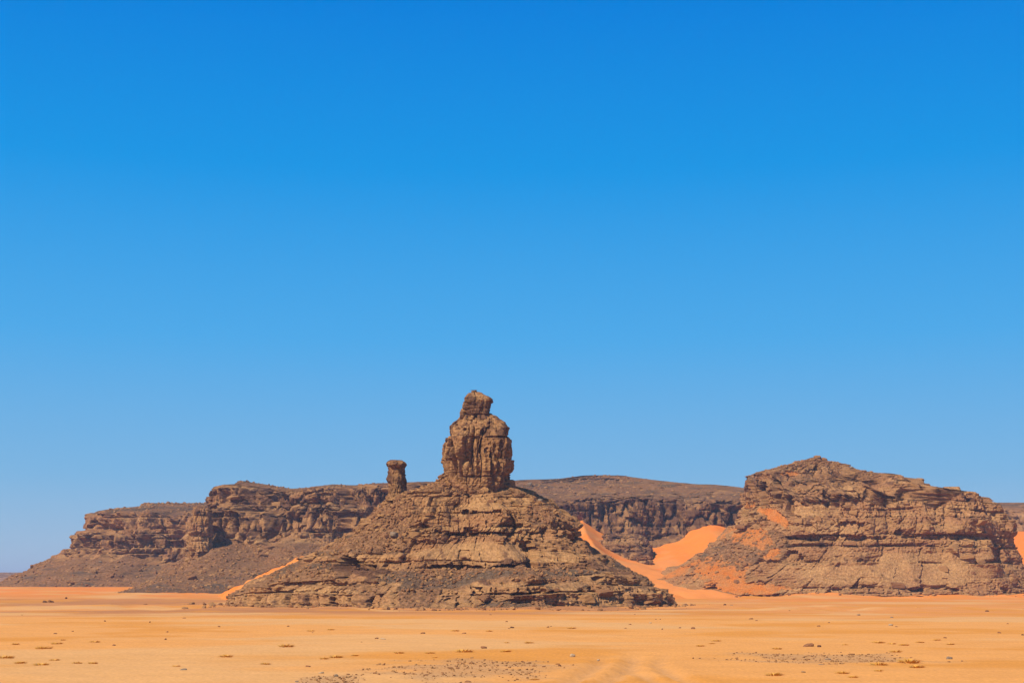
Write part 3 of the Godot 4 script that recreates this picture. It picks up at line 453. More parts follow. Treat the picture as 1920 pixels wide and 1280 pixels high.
			var ledge := (fr - 0.5) * T * cot * 0.85 * strength
			ledge -= under * (0.35 + 0.9 * hash2(L, sd)) * strength * smoothstep(0.34, 0.0, fr)
			ledge += 0.30 * (hash2(L, sd + 3.0) - 0.5) * T * strength * bed_k
			ledge -= thin_k * 0.30 * minf(T2, 0.8) * smoothstep(0.4, 0.0, fr2) * clampf(0.6 + 2.0 * n_mid.get_noise_2d(s * 0.11 + M * 5.1, so), 0.0, 1.0)
			ledge += thin_k * 0.28 * (hash2(M, sd + 9.0) - 0.5)
			# blocks between joints
			var w := bw * (0.6 + 0.8 * hash2(L, 5.0 + sd)) * clampf(T / 2.2, 0.7, 1.7)
			var sb := (s + 0.5 * mid_n + 0.25 * fine) / w + hash2(L, 1.0) * 9.0
			var bi := floorf(sb)
			var fb := sb - bi
			var j0 := 0.45 * (hash2(bi, L) - 0.5)
			if fb < 0.25 + j0:
				bi -= 1.0
				fb += 1.0
			var hb := hash2(bi + 0.37, L * 1.3)
			var edge := minf(absf(fb - 0.25 - j0), absf(fb - 1.25 - 0.45 * (hash2(bi + 1.0, L) - 0.5))) * w
			var block := bamp * (hb - 0.5)
			if hb < 0.13:
				block -= bamp * 1.1
			block -= 0.55 * bamp * smoothstep(0.22, 0.03, edge) * (0.4 + hash2(bi, 4.4 + L))
			# clefts and buttresses
			var cleft := 0.0
			if cleft_d > 0.01:
				var cn := n_mid.get_noise_3d(x * col_f, by * col_f * 0.16 + so, z * col_f)
				var cn2 := n_mid.get_noise_3d(x * col_f * 2.3 + 40.0, by * col_f * 0.4, z * col_f * 2.3 + so)
				cleft = cleft_d * (1.8 * absf(cn) - 0.3 - smoothstep(0.10, 0.0, absf(cn)) * 1.0 + 0.5 * cn2 - 0.35 * smoothstep(0.07, 0.0, absf(cn2)))
			var rock_d := ledge + block + cleft + rough * (0.38 * mid_n + 0.26 * fine)
			var even := 0.0
			for b in smooth_at:
				# massive bed: hardly jointed, paler
				var ex: float = (x - b[0]) / b[2]
				var ey: float = (by - b[1]) / b[3]
				if nz > 0.0:
					even = maxf(even, smoothstep(1.0, 0.5, ex * ex + ey * ey + 0.6 * kn))
			rock_d *= 1.0 - 0.72 * even
			var scree_d := 0.16 * fine + 0.35 * mid_n + gully * gul[c]
			var sand_k := 0.0
			var sn := n_patch.get_noise_3d(x * 0.05, by * 0.09 + so, z * 0.05)
			if sandy > -5.0:
				sand_k = smoothstep(0.0, 0.12, sn + sandy - 0.25 * K + 0.12 * fine)
			for b in sandbox:
				var ux: float = (x - b[0] - (by - b[1]) * b[5]) / b[2]
				var uy: float = (by - b[1]) / b[3]
				var q3 := ux * ux + uy * uy
				if q3 < 1.3 and nz > -0.3:
					sand_k = maxf(sand_k, smoothstep(0.0, 0.16, 0.5 - 0.5 * q3 + b[4] + 0.7 * sn + 0.5 * mid_n + 0.18 * fine - 0.2 * K))
			var hollow := 0.0
			for h in holes:
				# hollows weathered into the rock: [x, y, half width, half height, depth]
				var hx: float = (x - h[0]) / h[2] + 0.35 * mid_n
				var hy: float = (by - h[1]) / h[3] + 0.3 * fine
				var q2 := hx * hx + hy * hy
				if q2 < 1.0 and nz > 0.0:
					hollow = maxf(hollow, h[4] * smoothstep(1.0, 0.6, q2))
			d += lerpf(scree_d, rock_d, K) * (1.0 - 0.9 * sand_k) - hollow * (0.35 + 0.65 * K)
			pos[at] = Vector3(x + nx * d, by + (1.0 - K) * 0.1 * fine, z + nz * d)
			ks[at] = 0.5 if sand_k > 0.35 and fine < 0.22 else K
			# colour of the stuff itself
			var rock := TAN.lerp(BUFF, clampf(hash2(M, sd + 1.0) * 0.9 + 0.5 * mid_n - 0.1, 0.0, 1.0)).lerp(BROWN, clampf(hash2(L, sd + 2.0) * 0.75 + 1.1 * along - 0.05, 0.0, 1.0) * 0.6)
			rock = rock.lerp(RED, clampf(red + 0.9 * n_patch.get_noise_3d(x * 0.07, by * 0.2, z * 0.07 + so), 0.0, 0.8))
			rock = rock.lerp(BUFF, 0.5 * even)
			var streak := n_patch.get_noise_3d(x * 0.35, by * 0.05 + so, z * 0.35)
			rock = rock.lerp(VARNISH, 0.85 * smoothstep(0.42, 0.75, varn + 0.75 * streak + 0.45 * mid_n + 0.25 * (hb - 0.5)))
			var grit := SCREE.lerp(GREY, smoothstep(-0.15, 0.25, n_patch.get_noise_3d(x * 0.05 + so, by * 0.3, z * 0.05) + (varn - 0.5) * 0.8)).lerp(RED * 0.9, clampf(red * 0.6 + 0.5 * sn, 0.0, 0.5))
			grit *= 0.92 + 0.55 * fine
			var col := grit.lerp(rock * (0.97 + 0.35 * fine), K) * dark
			col = col.lerp(DUNE.lerp(Vector3(0.66, 0.27, 0.085), 0.4 + mid_n) * (0.95 + 0.15 * fine), 0.85 * sand_k)
			colr[at] = Color(col.x, col.y, col.z)
			at += 1
	# normals
	var nor := PackedVector3Array()
	nor.resize(pos.size())
	for r in rows + 1:
		var up := mini(r + 1, rows) * W
		var dn := maxi(r - 1, 0) * W
		for c in W:
			var cp := c + 1 if c < cols else 1
			var cm := c - 1 if c > 0 else cols - 1
			nor[r * W + c] = (pos[up + c] - pos[dn + c]).cross(pos[r * W + cp] - pos[r * W + cm]).normalized()
	# parts: bands of rows between the given heights
	var bands: Array = o.bands
	var r0 := 0
	for bi2 in bands.size():
		var top: float = bands[bi2][1]
		var r1 := r0
		while r1 < rows and level_y(levels, lev[r1]) < top:
			r1 += 1
		if bi2 == bands.size() - 1:
			r1 = rows
		if r1 <= r0:
			continue
		put_mesh(bands[bi2][0], grid_mesh(pos, nor, colr, W, r0, r1, root.position), mats[o.get("mat", "rock")], root)
		r0 = r1
	return {"root": root, "pos": pos, "nor": nor, "k": ks, "W": W, "rows": rows}

func level_y(levels: Array, v: float) -> float:
	var i := mini(int(v), levels.size() - 2)
	return lerpf(levels[i][0], levels[i + 1][0], v - i)

func rim_at(rim: Array, x: float) -> float:
	if x <= rim[0][0]:
		return rim[0][1]
	for i in range(1, rim.size()):
		if x < rim[i][0]:
			return lerpf(rim[i - 1][1], rim[i][1], (x - rim[i - 1][0]) / (rim[i][0] - rim[i - 1][0]))
	return rim[-1][1]

func spow(v: float, e: float) -> float:
	return signf(v) * pow(absf(v), e)

func grid_mesh(pos: PackedVector3Array, nor: PackedVector3Array, colr: PackedColorArray, W: int, r0: int, r1: int, origin: Vector3) -> ArrayMesh:
	var p := pos.slice(r0 * W, (r1 + 1) * W)
	for i in p.size():
		p[i] -= origin
	var idx := PackedInt32Array()
	idx.resize((r1 - r0) * (W - 1) * 6)
	var k := 0
	for r in r1 - r0:
		for c in W - 1:
			var a := r * W + c
			idx[k] = a
			idx[k + 1] = a + 1
			idx[k + 2] = a + W + 1
			idx[k + 3] = a
			idx[k + 4] = a + W + 1
			idx[k + 5] = a + W
			k += 6
	var arr := []
	arr.resize(Mesh.ARRAY_MAX)
	arr[Mesh.ARRAY_VERTEX] = p
	arr[Mesh.ARRAY_NORMAL] = nor.slice(r0 * W, (r1 + 1) * W)
	arr[Mesh.ARRAY_COLOR] = colr.slice(r0 * W, (r1 + 1) * W)
	arr[Mesh.ARRAY_INDEX] = idx
	var m := ArrayMesh.new()
	m.add_surface_from_arrays(Mesh.PRIMITIVE_TRIANGLES, arr)
	return m

func dress(F: Dictionary, o: Dictionary) -> void:
	# blocks along the ledges (parts), boulders on the scree (things), small scree (stuff)
	var r := RandomNumberGenerator.new()
	r.seed = o.seed
	var root: Node3D = F.root
	var pos: PackedVector3Array = F.pos
	var nor: PackedVector3Array = F.nor
	var ks: PackedFloat32Array = F.k
	var size: float = o.size
	var made := 0
	var tries := 0
	while made < o.blocks and tries < 60000:
		tries += 1
		var i := r.randi() % pos.size()
		if ks[i] < 0.75 or nor[i].z < 0.25 or absf(nor[i].y) > 0.75:
			continue
		var n := nor[i]
		var w := size * (0.5 + 1.3 * pow(r.randf(), 2.0))
		var b := put_stone("rock_block", pos[i] - root.position - Vector3(n.x, 0, n.z) * w * 0.22, Vector3(w * r.randf_range(1.0, 1.9), w * r.randf_range(0.45, 0.9), w * r.randf_range(0.9, 1.4)), Vector3(r.randf_range(-0.08, 0.08), atan2(n.x, n.z) + r.randf_range(-0.3, 0.3), r.randf_range(-0.08, 0.08)), ["stone_tan", "stone_tan", "stone_brown"][r.randi() % 3], r.randi(), root, true)
		b.name = "rock_block"
		made += 1
	made = 0
	tries = 0
	while made < o.boulders and tries < 60000:
		tries += 1
		var i := r.randi() % pos.size()
		if ks[i] > 0.3 or nor[i].z < 0.1 or nor[i].y < 0.3:
			continue
		var w := size * (0.35 + 1.0 * pow(r.randf(), 3.0))
		var b := put_stone("boulder", pos[i] + Vector3(0, w * 0.14, 0), Vector3(w * r.randf_range(0.9, 1.4), w * r.randf_range(0.6, 0.9), w * r.randf_range(0.8, 1.2)), Vector3(r.randf_range(-0.3, 0.3), r.randf() * TAU, r.randf_range(-0.3, 0.3)), ["stone_tan", "stone_brown", "stone_brown", "stone_grey"][r.randi() % 4], r.randi())
		tag(b, o.boulder_label, "boulder", o.boulder_group)
		made += 1
	var list: Array[Transform3D] = []
	tries = 0
	while list.size() < o.scree and tries < 400000:
		tries += 1
		var i := r.randi() % pos.size()
		if ks[i] > 0.35 or nor[i].z < 0.0 or nor[i].y < 0.15:
			continue
		var w := size * (0.10 + 0.50 * pow(r.randf(), 4.0))
		var jit := Vector3(r.randf_range(-0.3, 0.3), 0, r.randf_range(-0.3, 0.3))
		list.append(Transform3D(Basis.from_euler(Vector3(r.randf() * 0.6, r.randf() * TAU, r.randf() * 0.6)).scaled_local(Vector3(w * 1.2, w * 0.75, w)), pos[i] + jit - root.position))
	var W: int = F.W
	for k in int(o.get("foot", 0)):
		var c := r.randi() % W
		var i := W * (r.randi() % maxi(2, int(F.rows * 0.03))) + c
		var n := nor[i]
		if n.z < -0.1:
			continue
		var w := size * (0.10 + 0.55 * pow(r.randf(), 4.0))
		var q := pos[i] + Vector3(n.x, 0, n.z).normalized() * (absf(r.randfn()) * 4.0 - 0.8)
		q.y = ground_y(q.x, q.z) + w * 0.15
		list.append(Transform3D(Basis.from_euler(Vector3(r.randf() * 0.6, r.randf() * TAU, r.randf() * 0.6)).scaled_local(Vector3(w * 1.3, w * 0.7, w)), q - root.position))
	var pale: Array[Transform3D] = []
	var brown: Array[Transform3D] = []
	for tr in list:
		if r.randf() < 0.4:
			pale.append(tr)
		else:
			brown.append(tr)
	scatter("scree", brown, stones[r.randi() % 9], mats["stone_brown"], root)
	scatter("pale_scree", pale, slabs[r.randi() % 8], mats["stone_tan"], root)

func scatter(called: String, list: Array[Transform3D], mesh: Mesh, mat: Material, parent: Node) -> MultiMeshInstance3D:
	if list.is_empty():
		return null
	var mm := MultiMesh.new()
	mm.transform_format = MultiMesh.TRANSFORM_3D
	mm.mesh = mesh
	mm.instance_count = list.size()
	for i in list.size():
		mm.set_instance_transform(i, list[i])
	var o := MultiMeshInstance3D.new()
	o.name = called
	o.multimesh = mm
	o.material_override = mat
	o.set_meta("kind", "stuff")
	parent.add_child(o, true)
	return o

# ---------------------------------------------------------------- sand
func ground_y(x: float, z: float) -> float:
	var d := -z
	var y := 3.2 * smoothstep(290.0, 640.0, d) * (1.0 + 0.25 * smoothstep(0.0, -150.0, x))
	y += 0.10 * n_low.get_noise_2d(x * 0.02, z * 0.05) * smoothstep(20.0, 60.0, d)
	y += 0.9 * smoothstep(-40.0, -75.0, x) * smoothstep(265.0, 330.0, d) * smoothstep(480.0, 340.0, d)
	y += 0.05 * n_mid.get_noise_2d(x * 0.11, z * 0.2) + 0.025 * n_mid.get_noise_2d(x * 0.22 + 5.0, z * 0.4)
	# sand banked unevenly against the feet of the rocks
	y += 0.75 * n_low.get_noise_2d(x * 0.045, z * 0.03) * smoothstep(222.0, 245.0, d) * smoothstep(300.0, 265.0, d)
	y += 1.6 * n_low.get_noise_2d(x * 0.03 + 8.0, z * 0.02) * smoothstep(385.0, 415.0, d) * smoothstep(480.0, 440.0, d)
	return y

func track(x: float, z: float) -> float:
	# two pairs of wheel ruts that cross the plain
	var v := 0.0
	for t in [[1.75, 3.2, 0.5], [3.2, 3.4, 0.5], [6.5, 0.5, -0.9], [8.0, 0.4, -1.0]]:
		var u := (-z - 57.0) / 22.0
		var cx: float = t[0] + t[1] * u + t[2] * sin(u * 3.0) + 0.25 * n_mid.get_noise_2d(z * 0.1, t[0])
		var q: float = (x - cx) / 0.42
		v += (exp(-q * q) - 0.4 * exp(-pow(absf(q) - 1.9, 2.0) * 2.0)) * smoothstep(88.0, 70.0, -z)
	return v

func spread(lo: float, hi: float, a: float, b: float, fine: float, grow: float) -> PackedFloat32Array:
	# even steps between a and b, ever longer ones outside
	var left := []
	var s := fine
	var v := a
	while v > lo:
		s *= grow
		v -= s
		left.push_front(maxf(v, lo))
	var out := PackedFloat32Array(left)
	v = a
	while v < b:
		out.append(v)
		v += fine
	s = fine
	while v < hi:
		out.append(v)
		s *= grow
		v += s
	out.append(hi)
	return out

func sheet(called: String, xs: PackedFloat32Array, zs: PackedFloat32Array, height: Callable, tint: Callable, mat: String) -> MeshInstance3D:
	if zs[0] > zs[-1]:
		zs.reverse()
	var W := xs.size()
	var pos := PackedVector3Array()
	var colr := PackedColorArray()
	for z in zs:
		for x in xs:
			var y: float = height.call(x, z)
			pos.append(Vector3(x, y, z))
			var c: Vector3 = tint.call(x, z)
			colr.append(Color(c.x, c.y, c.z))
	var nor := PackedVector3Array()
	nor.resize(pos.size())
	for r in zs.size():
		for c in W:
			var a := pos[mini(r + 1, zs.size() - 1) * W + c] - pos[maxi(r - 1, 0) * W + c]
			var b := pos[r * W + mini(c + 1, W - 1)] - pos[r * W + maxi(c - 1, 0)]
			var n := a.cross(b).normalized()
			nor[r * W + c] = n if n.y > 0.0 else -n
	var m := put_mesh(called, grid_mesh(pos, nor, colr, W, 0, zs.size() - 1, Vector3.ZERO), mats[mat], self)
	m.set_meta("kind", "structure")
	return m

func ground_tint(x: float, z: float) -> Vector3:
	var d := -z
	var c := Vector3(0.73, 0.337, 0.096)
	var band := n_patch.get_noise_2d(x * 0.008, z * 0.035)
	var small := n_mid.get_noise_2d(x * 0.12, z * 0.35)
	var speck := n_fine.get_noise_2d(x * 1.7, z * 1.7)
	# redder gravelly sand towards the rocks, ochre crust in streaks, pale drift sand
	var far := smoothstep(165.0, 215.0, d + 60.0 * band + 10.0 * small)
	c = c.lerp(Vector3(0.66, 0.27, 0.076), far * 0.85)
	c = c.lerp(Vector3(0.40, 0.175, 0.075), 0.8 * smoothstep(0.02, 0.3, n_patch.get_noise_2d(x * 0.006 + 9.0, z * 0.02) + 0.25 * smoothstep(-15.0, -60.0, x) - 0.1) * smoothstep(170.0, 230.0, d) * smoothstep(420.0, 260.0, d))
	c = c.lerp(DUNE, 0.6 * smoothstep(300.0, 420.0, d + 40.0 * band))
	c = c.lerp(Vector3(0.66, 0.27, 0.045), 0.7 * smoothstep(0.05, 0.35, n_patch.get_noise_2d(x * 0.035 + 30.0, z * 0.04)))
	c = c.lerp(Vector3(0.70, 0.385, 0.15), 0.75 * smoothstep(0.02, 0.35, n_patch.get_noise_2d(x * 0.02 - 20.0, z * 0.024)))
	c = c.lerp(Vector3(0.47, 0.27, 0.13), 0.6 * gravel_k(x, z))
	c = c.lerp(Vector3(0.56, 0.30, 0.125), 0.6 * clampf(track(x, z), 0.0, 1.0))
	return c * (1.0 + 0.07 * small + 0.07 * speck)

func gravel_k(x: float, z: float) -> float:
	var v := 0.0
	for g in [[-2.06, -69.9, 5.27, 9.63, 4500], [17.79, -79.47, 6.99, 6.32, 4500], [-7.8, -61.56, 1.89, 4.13, 900]]:
		var q := pow((x - g[0]) / g[2], 2.0) + pow((z - g[1]) / g[3], 2.0)
		v = maxf(v, smoothstep(1.0, 0.25, q + 1.1 * n_patch.get_noise_2d(x * 0.22, z * 0.22)))
	return v

func build_ground() -> void:
	var xs := spread(-4000, 4000, -62, 62, 0.42, 1.09)
	var zs := spread(-7000, 60, -265, -46, 0.55, 1.10)
	sheet("ground", xs, zs, func(x: float, z: float) -> float: return ground_y(x, z) - 0.15 * clampf(track(x, z), -0.5, 1.0) + 0.02 * n_fine.get_noise_2d(x * 0.9, z * 0.9), ground_tint, "sand")

func sand_tint(x: float, z: float) -> Vector3:
	var c := DUNE.lerp(Vector3(0.72, 0.265, 0.065), smoothstep(-0.1, 0.35, n_patch.get_noise_2d(x * 0.02, z * 0.012)))
	# the valley floor is paler, coarser sand with an uneven edge
	if x > 0.0:
		c = c.lerp(Vector3(0.74, 0.30, 0.09), 0.6 * smoothstep(0.1, -0.12, (-z - 530.0) / 90.0 + 0.9 * n_patch.get_noise_2d(x * 0.03, z * 0.02)))
	return c * (1.0 + 0.06 * n_fine.get_noise_2d(x * 0.5, z * 0.5))

func valley_y(x: float, z: float) -> float:
	var d := -z
	var y := -2.0 + 12.0 * smoothstep(370.0, 520.0, d) + 13.0 * smoothstep(520.0, 625.0, d)
	y += 0.016 * pow(clampf(x - 55.0, -25.0, 0.0), 2.0) * smoothstep(420.0, 540.0, d)
	y -= 0.8 * maxf(30.0 - x, 0.0)
	var ux := (x - 84.0) / (11.0 if x < 84.0 else 17.0)
	var ud := (d - 600.0) / 50.0
	y += 8.0 * exp(-ux * ux - ud * ud)
	y += 1.6 * n_low.get_noise_2d(x * 0.03, z * 0.02) + 0.5 * absf(n_mid.get_noise_2d(x * 0.05 + z * 0.02, z * 0.03)) + 0.12 * n_fine.get_noise_2d(x * 0.3, z * 0.12)
	return y

func build_dunes() -> void:
	var xs := PackedFloat32Array()
	var zs := PackedFloat32Array()
	for i in 150:
		xs.append(14.0 + i * 0.9)
	for i in 180:
		zs.append(-370.0 - i * 1.5)
	sheet("sand_dune", xs, zs, valley_y, sand_tint, "sand")
	# the drift in the gully left of the butte
	xs = PackedFloat32Array()
	zs = PackedFloat32Array()
	for i in 120:
		xs.append(-100.0 + i * 0.6)
	for i in 120:
		zs.append(-262.0 - i * 1.6)
	sheet("sand_drift", xs, zs, drift_y, sand_tint, "sand")
	xs = PackedFloat32Array()
	zs = PackedFloat32Array()
	for i in 90:
		xs.append(150.0 + i * 1.5)
	for i in 90:
		zs.append(-480.0 - i * 2.2)
	sheet("sand_dune", xs, zs, func(x: float, z: float) -> float: return -1.0 + 29.0 * smoothstep(490.0, 640.0, -z + 0.3 * (x - 190.0)) + 0.4 * n_low.get_noise_2d(x * 0.03, z * 0.02), sand_tint, "sand")

func drift_y(x: float, z: float) -> float:
	# a crest that climbs from the plain into the gully, falling off to both sides
	var p := Vector2(x, -z)
	var ab := DRIFT_TOP - DRIFT_FOOT
	var along := Vector2(ab.x, ab.z)
	var u := (p - Vector2(DRIFT_FOOT.x, DRIFT_FOOT.z)).dot(along) / along.length_squared()
	var off := (p - Vector2(DRIFT_FOOT.x, DRIFT_FOOT.z)).cross(along.normalized())
	var y := DRIFT_FOOT.y + ab.y * clampf(u, -1.0, 1.05)
	return y - (0.45 - 0.25 * smoothstep(0.55, 0.95, u) * (1.0 if off > 0.0 else 0.0)) * absf(off) - 8.0 * maxf(u - 1.05, 0.0) + 1.7 * n_low.get_noise_2d(x * 0.12, z * 0.07) - 9.0 * maxf(-u, 0.0)

# ---------------------------------------------------------------- loose things
func build_plain_rocks() -> void:
	var r := RandomNumberGenerator.new()
	r.seed = 31
	# [x, z, width, height share, stone, label or ""]
	for p in [
		[-47.0, -163.13, 0.35, 0.8, "stone_brown", ""],
		[-39.45, -153.85, 0.2, 1.6, "stone_brown", ""],
		[-26.4, -107.91, 0.23, 0.8, "stone_dark", ""],
		[-15.69, -67.71, 0.49, 0.22, "stone_grey", "flat greyish stone low on the sand near the bottom left"],
		[-10.14, -70.78, 0.36, 0.4, "stone_red", "small reddish stone alone on sand left of the brown gravel"],
		[-26.85, -95.58, 0.32, 0.5, "stone_red", ""],
		[-29.39, -141.76, 0.36, 0.6, "stone_red", ""],
		[-38.67, -119.82, 0.41, 0.5, "stone_brown", ""],
		[-39.41, -126.83, 0.27, 0.6, "stone_brown", ""],
		[-29.86, -122.53, 0.26, 0.7, "stone_brown", ""],
		[-7.58, -119.82, 0.56, 0.45, "stone_brown", "brown stone on sand below the left half of the butte"],
		[-4.06, -119.82, 0.46, 0.4, "stone_red", ""],
		[-10.53, -110.1, 0.37, 0.6, "stone_brown", ""],
		[-9.93, -109.0, 0.55, 0.3, "stone_pale", "pale flat stone lying beside a small brown one"],
		[-1.82, -91.56, 0.5, 0.55, "stone_red", "rounded reddish brown rock in open sand below the tower"],
		[-0.6, -158.35, 0.4, 0.6, "stone_brown", ""],
		[0.0, -138.14, 0.53, 0.5, "stone_dark", ""],
		[-0.3, -134.71, 0.23, 0.7, "stone_brown", ""],
		[3.49, -138.14, 0.35, 0.6, "stone_brown", ""],
		[3.85, -139.93, 0.24, 0.6, "stone_brown", ""],
		[-2.09, -74.14, 0.38, 0.5, "stone_brown", "brown stone among the gravel at bottom centre"],
		[3.48, -81.93, 0.42, 0.75, "stone_pale", "whitish rounded stone above the wheel tracks"],
		[4.73, -77.84, 0.2, 0.7, "stone_pale", "tiny white stone beside the wheel tracks"],
		[2.32, -72.66, 0.31, 0.4, "stone_brown", ""],
		[-1.88, -60.6, 0.41, 0.35, "stone_brown", "flat brown stone at the bottom edge among gravel"],
		[12.35, -147.56, 0.44, 0.4, "stone_brown", ""],
		[14.87, -151.69, 0.39, 0.6, "stone_pale", ""],
		[10.81, -134.71, 0.28, 0.6, "stone_brown", ""],
		[13.96, -131.44, 0.22, 0.9, "stone_dark", ""],
		[15.99, -134.71, 0.34, 0.6, "stone_red", ""],
		[17.4, -170.86, 0.29, 0.6, "stone_brown", ""],
		[17.92, -170.86, 0.29, 0.6, "stone_brown", ""],
		[40.5, -268.65, 0.8, 0.9, "stone_dark", "dark left stone of the close pair right of the butte foot"],
		[42.78, -275.52, 1.17, 0.75, "stone_grey", "grey right stone of the close pair right of the butte foot"],
		[17.04, -133.05, 0.56, 0.65, "stone_red", "round dark red stone alone right of the butte"],
		[19.77, -94.75, 1.04, 0.34, "stone_red", "long reddish brown rock, largest on the right-hand sand"],
		[20.2, -93.13, 0.35, 0.7, "stone_dark", "dark chunk at the right end of the long reddish rock"],
		[20.05, -83.81, 0.53, 0.22, "stone_brown", "thin flat dark slab on the edge of the grey gravel"],
		[17.58, -78.96, 0.43, 0.4, "stone_grey", "greyish purple stone on the grey gravel patch"],
		[24.31, -78.96, 0.47, 0.6, "stone_grey", "pointed grey rock at right end of the grey gravel"],
		[16.51, -78.96, 0.2, 0.6, "stone_brown", ""],
		[75.45, -224.01, 0.85, 0.5, "stone_dark", "dark flat stone on the plain before the right butte"],
		[47.99, -195.6, 0.66, 0.5, "stone_grey", ""],
		[48.25, -179.36, 0.53, 0.5, "stone_grey", ""],
		[38.96, -145.57, 0.68, 0.5, "stone_pale", ""],
		[38.58, -141.76, 0.36, 0.5, "stone_brown", ""],
		[31.13, -143.64, 0.49, 0.5, "stone_brown", ""],
		[34.51, -153.85, 0.33, 0.6, "stone_red", ""],
		[28.87, -170.86, 0.8, 0.3, "stone_brown", ""],
		[41.75, -121.16, 0.46, 0.5, "stone_red", "small bright red stone near the right edge"],
		[42.29, -117.23, 0.3, 0.6, "stone_dark", ""],
		[15.92, -73.15, 0.34, 0.25, "stone_grey", ""],
		[13.55, -66.08, 0.25, 0.3, "stone_grey", ""],
		[53.19, -151.69, 0.32, 0.6, "stone_red", ""],
		[33.35, -109.0, 0.32, 0.5, "stone_red", ""],
		[-7.88, -63.77, 0.27, 0.8, "stone_grey", "grey stone at the left end of the brown gravel"],
		[-7.94, -61.97, 0.18, 0.6, "stone_tan", ""],
		[-9.22, -60.94, 0.23, 0.5, "stone_grey", ""],
		[-8.87, -66.08, 0.34, 0.35, "stone_pale", "pale flat stone near the bottom left of the gravel"],
		[-66.02, -290, 1.72, 0.5, "stone_tan", "dark topped boulder on the sand bank left of the butte"],
		[-60.69, -262, 1.77, 0.5, "stone_tan", "pale boulder at the foot of the sand bank left of the butte"],
		[-54.17, -262, 1.22, 0.7, "stone_tan", ""],
		[-56.96, -270, 0.91, 0.7, "stone_brown", ""],
		[-73.5, -282.75, 1.08, 0.3, "stone_brown", ""],
		[-80.45, -282.75, 1.08, 0.3, "stone_brown", ""],
		[-54.32, -268, 0.91, 0.8, "stone_brown", ""],
		[-99.43, -300, 1.14, 0.7, "stone_dark", ""],
		[-98.54, -300, 1.27, 0.8, "stone_brown", ""],
		[-97.84, -300, 0.89, 0.7, "stone_dark", ""],
		[-104.44, -330, 0.7, 0.9, "stone_dark", ""]
	]:
		var w: float = p[2] * 0.8
		var b := put_stone("rock", Vector3(p[0], ground_y(p[0], p[1]) + w * p[3] * 0.16, p[1]), Vector3(w, w * p[3], w * r.randf_range(0.6, 0.9)), Vector3(r.randf_range(-0.15, 0.15), r.randf_range(-0.5, 0.5), r.randf_range(-0.15, 0.15)), p[4], r.randi())
		if p[5] == "":
			tag(b, "small brown stone lying alone on the open sand", "rock", "small stones strewn over the plain")
		else:
			tag(b, p[5], "rock")
	for i in 12:
		var d := 75.0 + 165.0 * pow(r.randf(), 0.7)
		var x := r.randf_range(-0.37, 0.37) * d
		var w := r.randf_range(0.08, 0.22) * (0.6 + d / 220.0)
		var b := put_stone("rock", Vector3(x, ground_y(x, -d) + w * 0.08, -d), Vector3(w * r.randf_range(0.9, 1.7), w * r.randf_range(0.35, 0.75), w), Vector3(0, r.randf() * TAU, 0), ["stone_brown", "stone_red", "stone_tan", "stone_red"][r.randi() % 4], r.randi())
		tag(b, "small brown stone lying alone on the open sand", "rock", "small stones strewn over the plain")

func tuft_mesh(seed_value: int) -> ArrayMesh:
	var r := RandomNumberGenerator.new()
	r.seed = seed_value
	var st := SurfaceTool.new()
	st.begin(Mesh.PRIMITIVE_TRIANGLES)
	for i in 170:
		var a := r.randf() * TAU
		var q := sqrt(r.randf()) * 0.42
		var p := Vector3(cos(a) * q, -0.02, sin(a) * q * 0.8)
		var h := r.randf_range(0.10, 0.34) * (1.1 - q)
		var lean := Vector3(cos(a) * r.randf_range(0.05, 0.3), h, sin(a) * r.randf_range(0.05, 0.3))
		var side := Vector3(-sin(a + r.randf()), 0, cos(a + r.randf())) * r.randf_range(0.014, 0.030)
		var c := Vector3(0.60, 0.285, 0.025).lerp(Vector3(0.74, 0.40, 0.08), r.randf()) * r.randf_range(0.8, 1.0)
		st.set_color(Color(c.x, c.y, c.z))
		for t in [[p - side, p + side, p + lean * 0.6 + side * 0.6], [p - side, p + lean * 0.6 + side * 0.6, p + lean * 0.6 - side * 0.6], [p + lean * 0.6 - side * 0.6, p + lean * 0.6 + side * 0.6, p + lean + Vector3(lean.x, -0.1 * h, lean.z) * 0.4]]:
			for v in t:
				st.add_vertex(v)
	st.generate_normals()
	return st.commit()

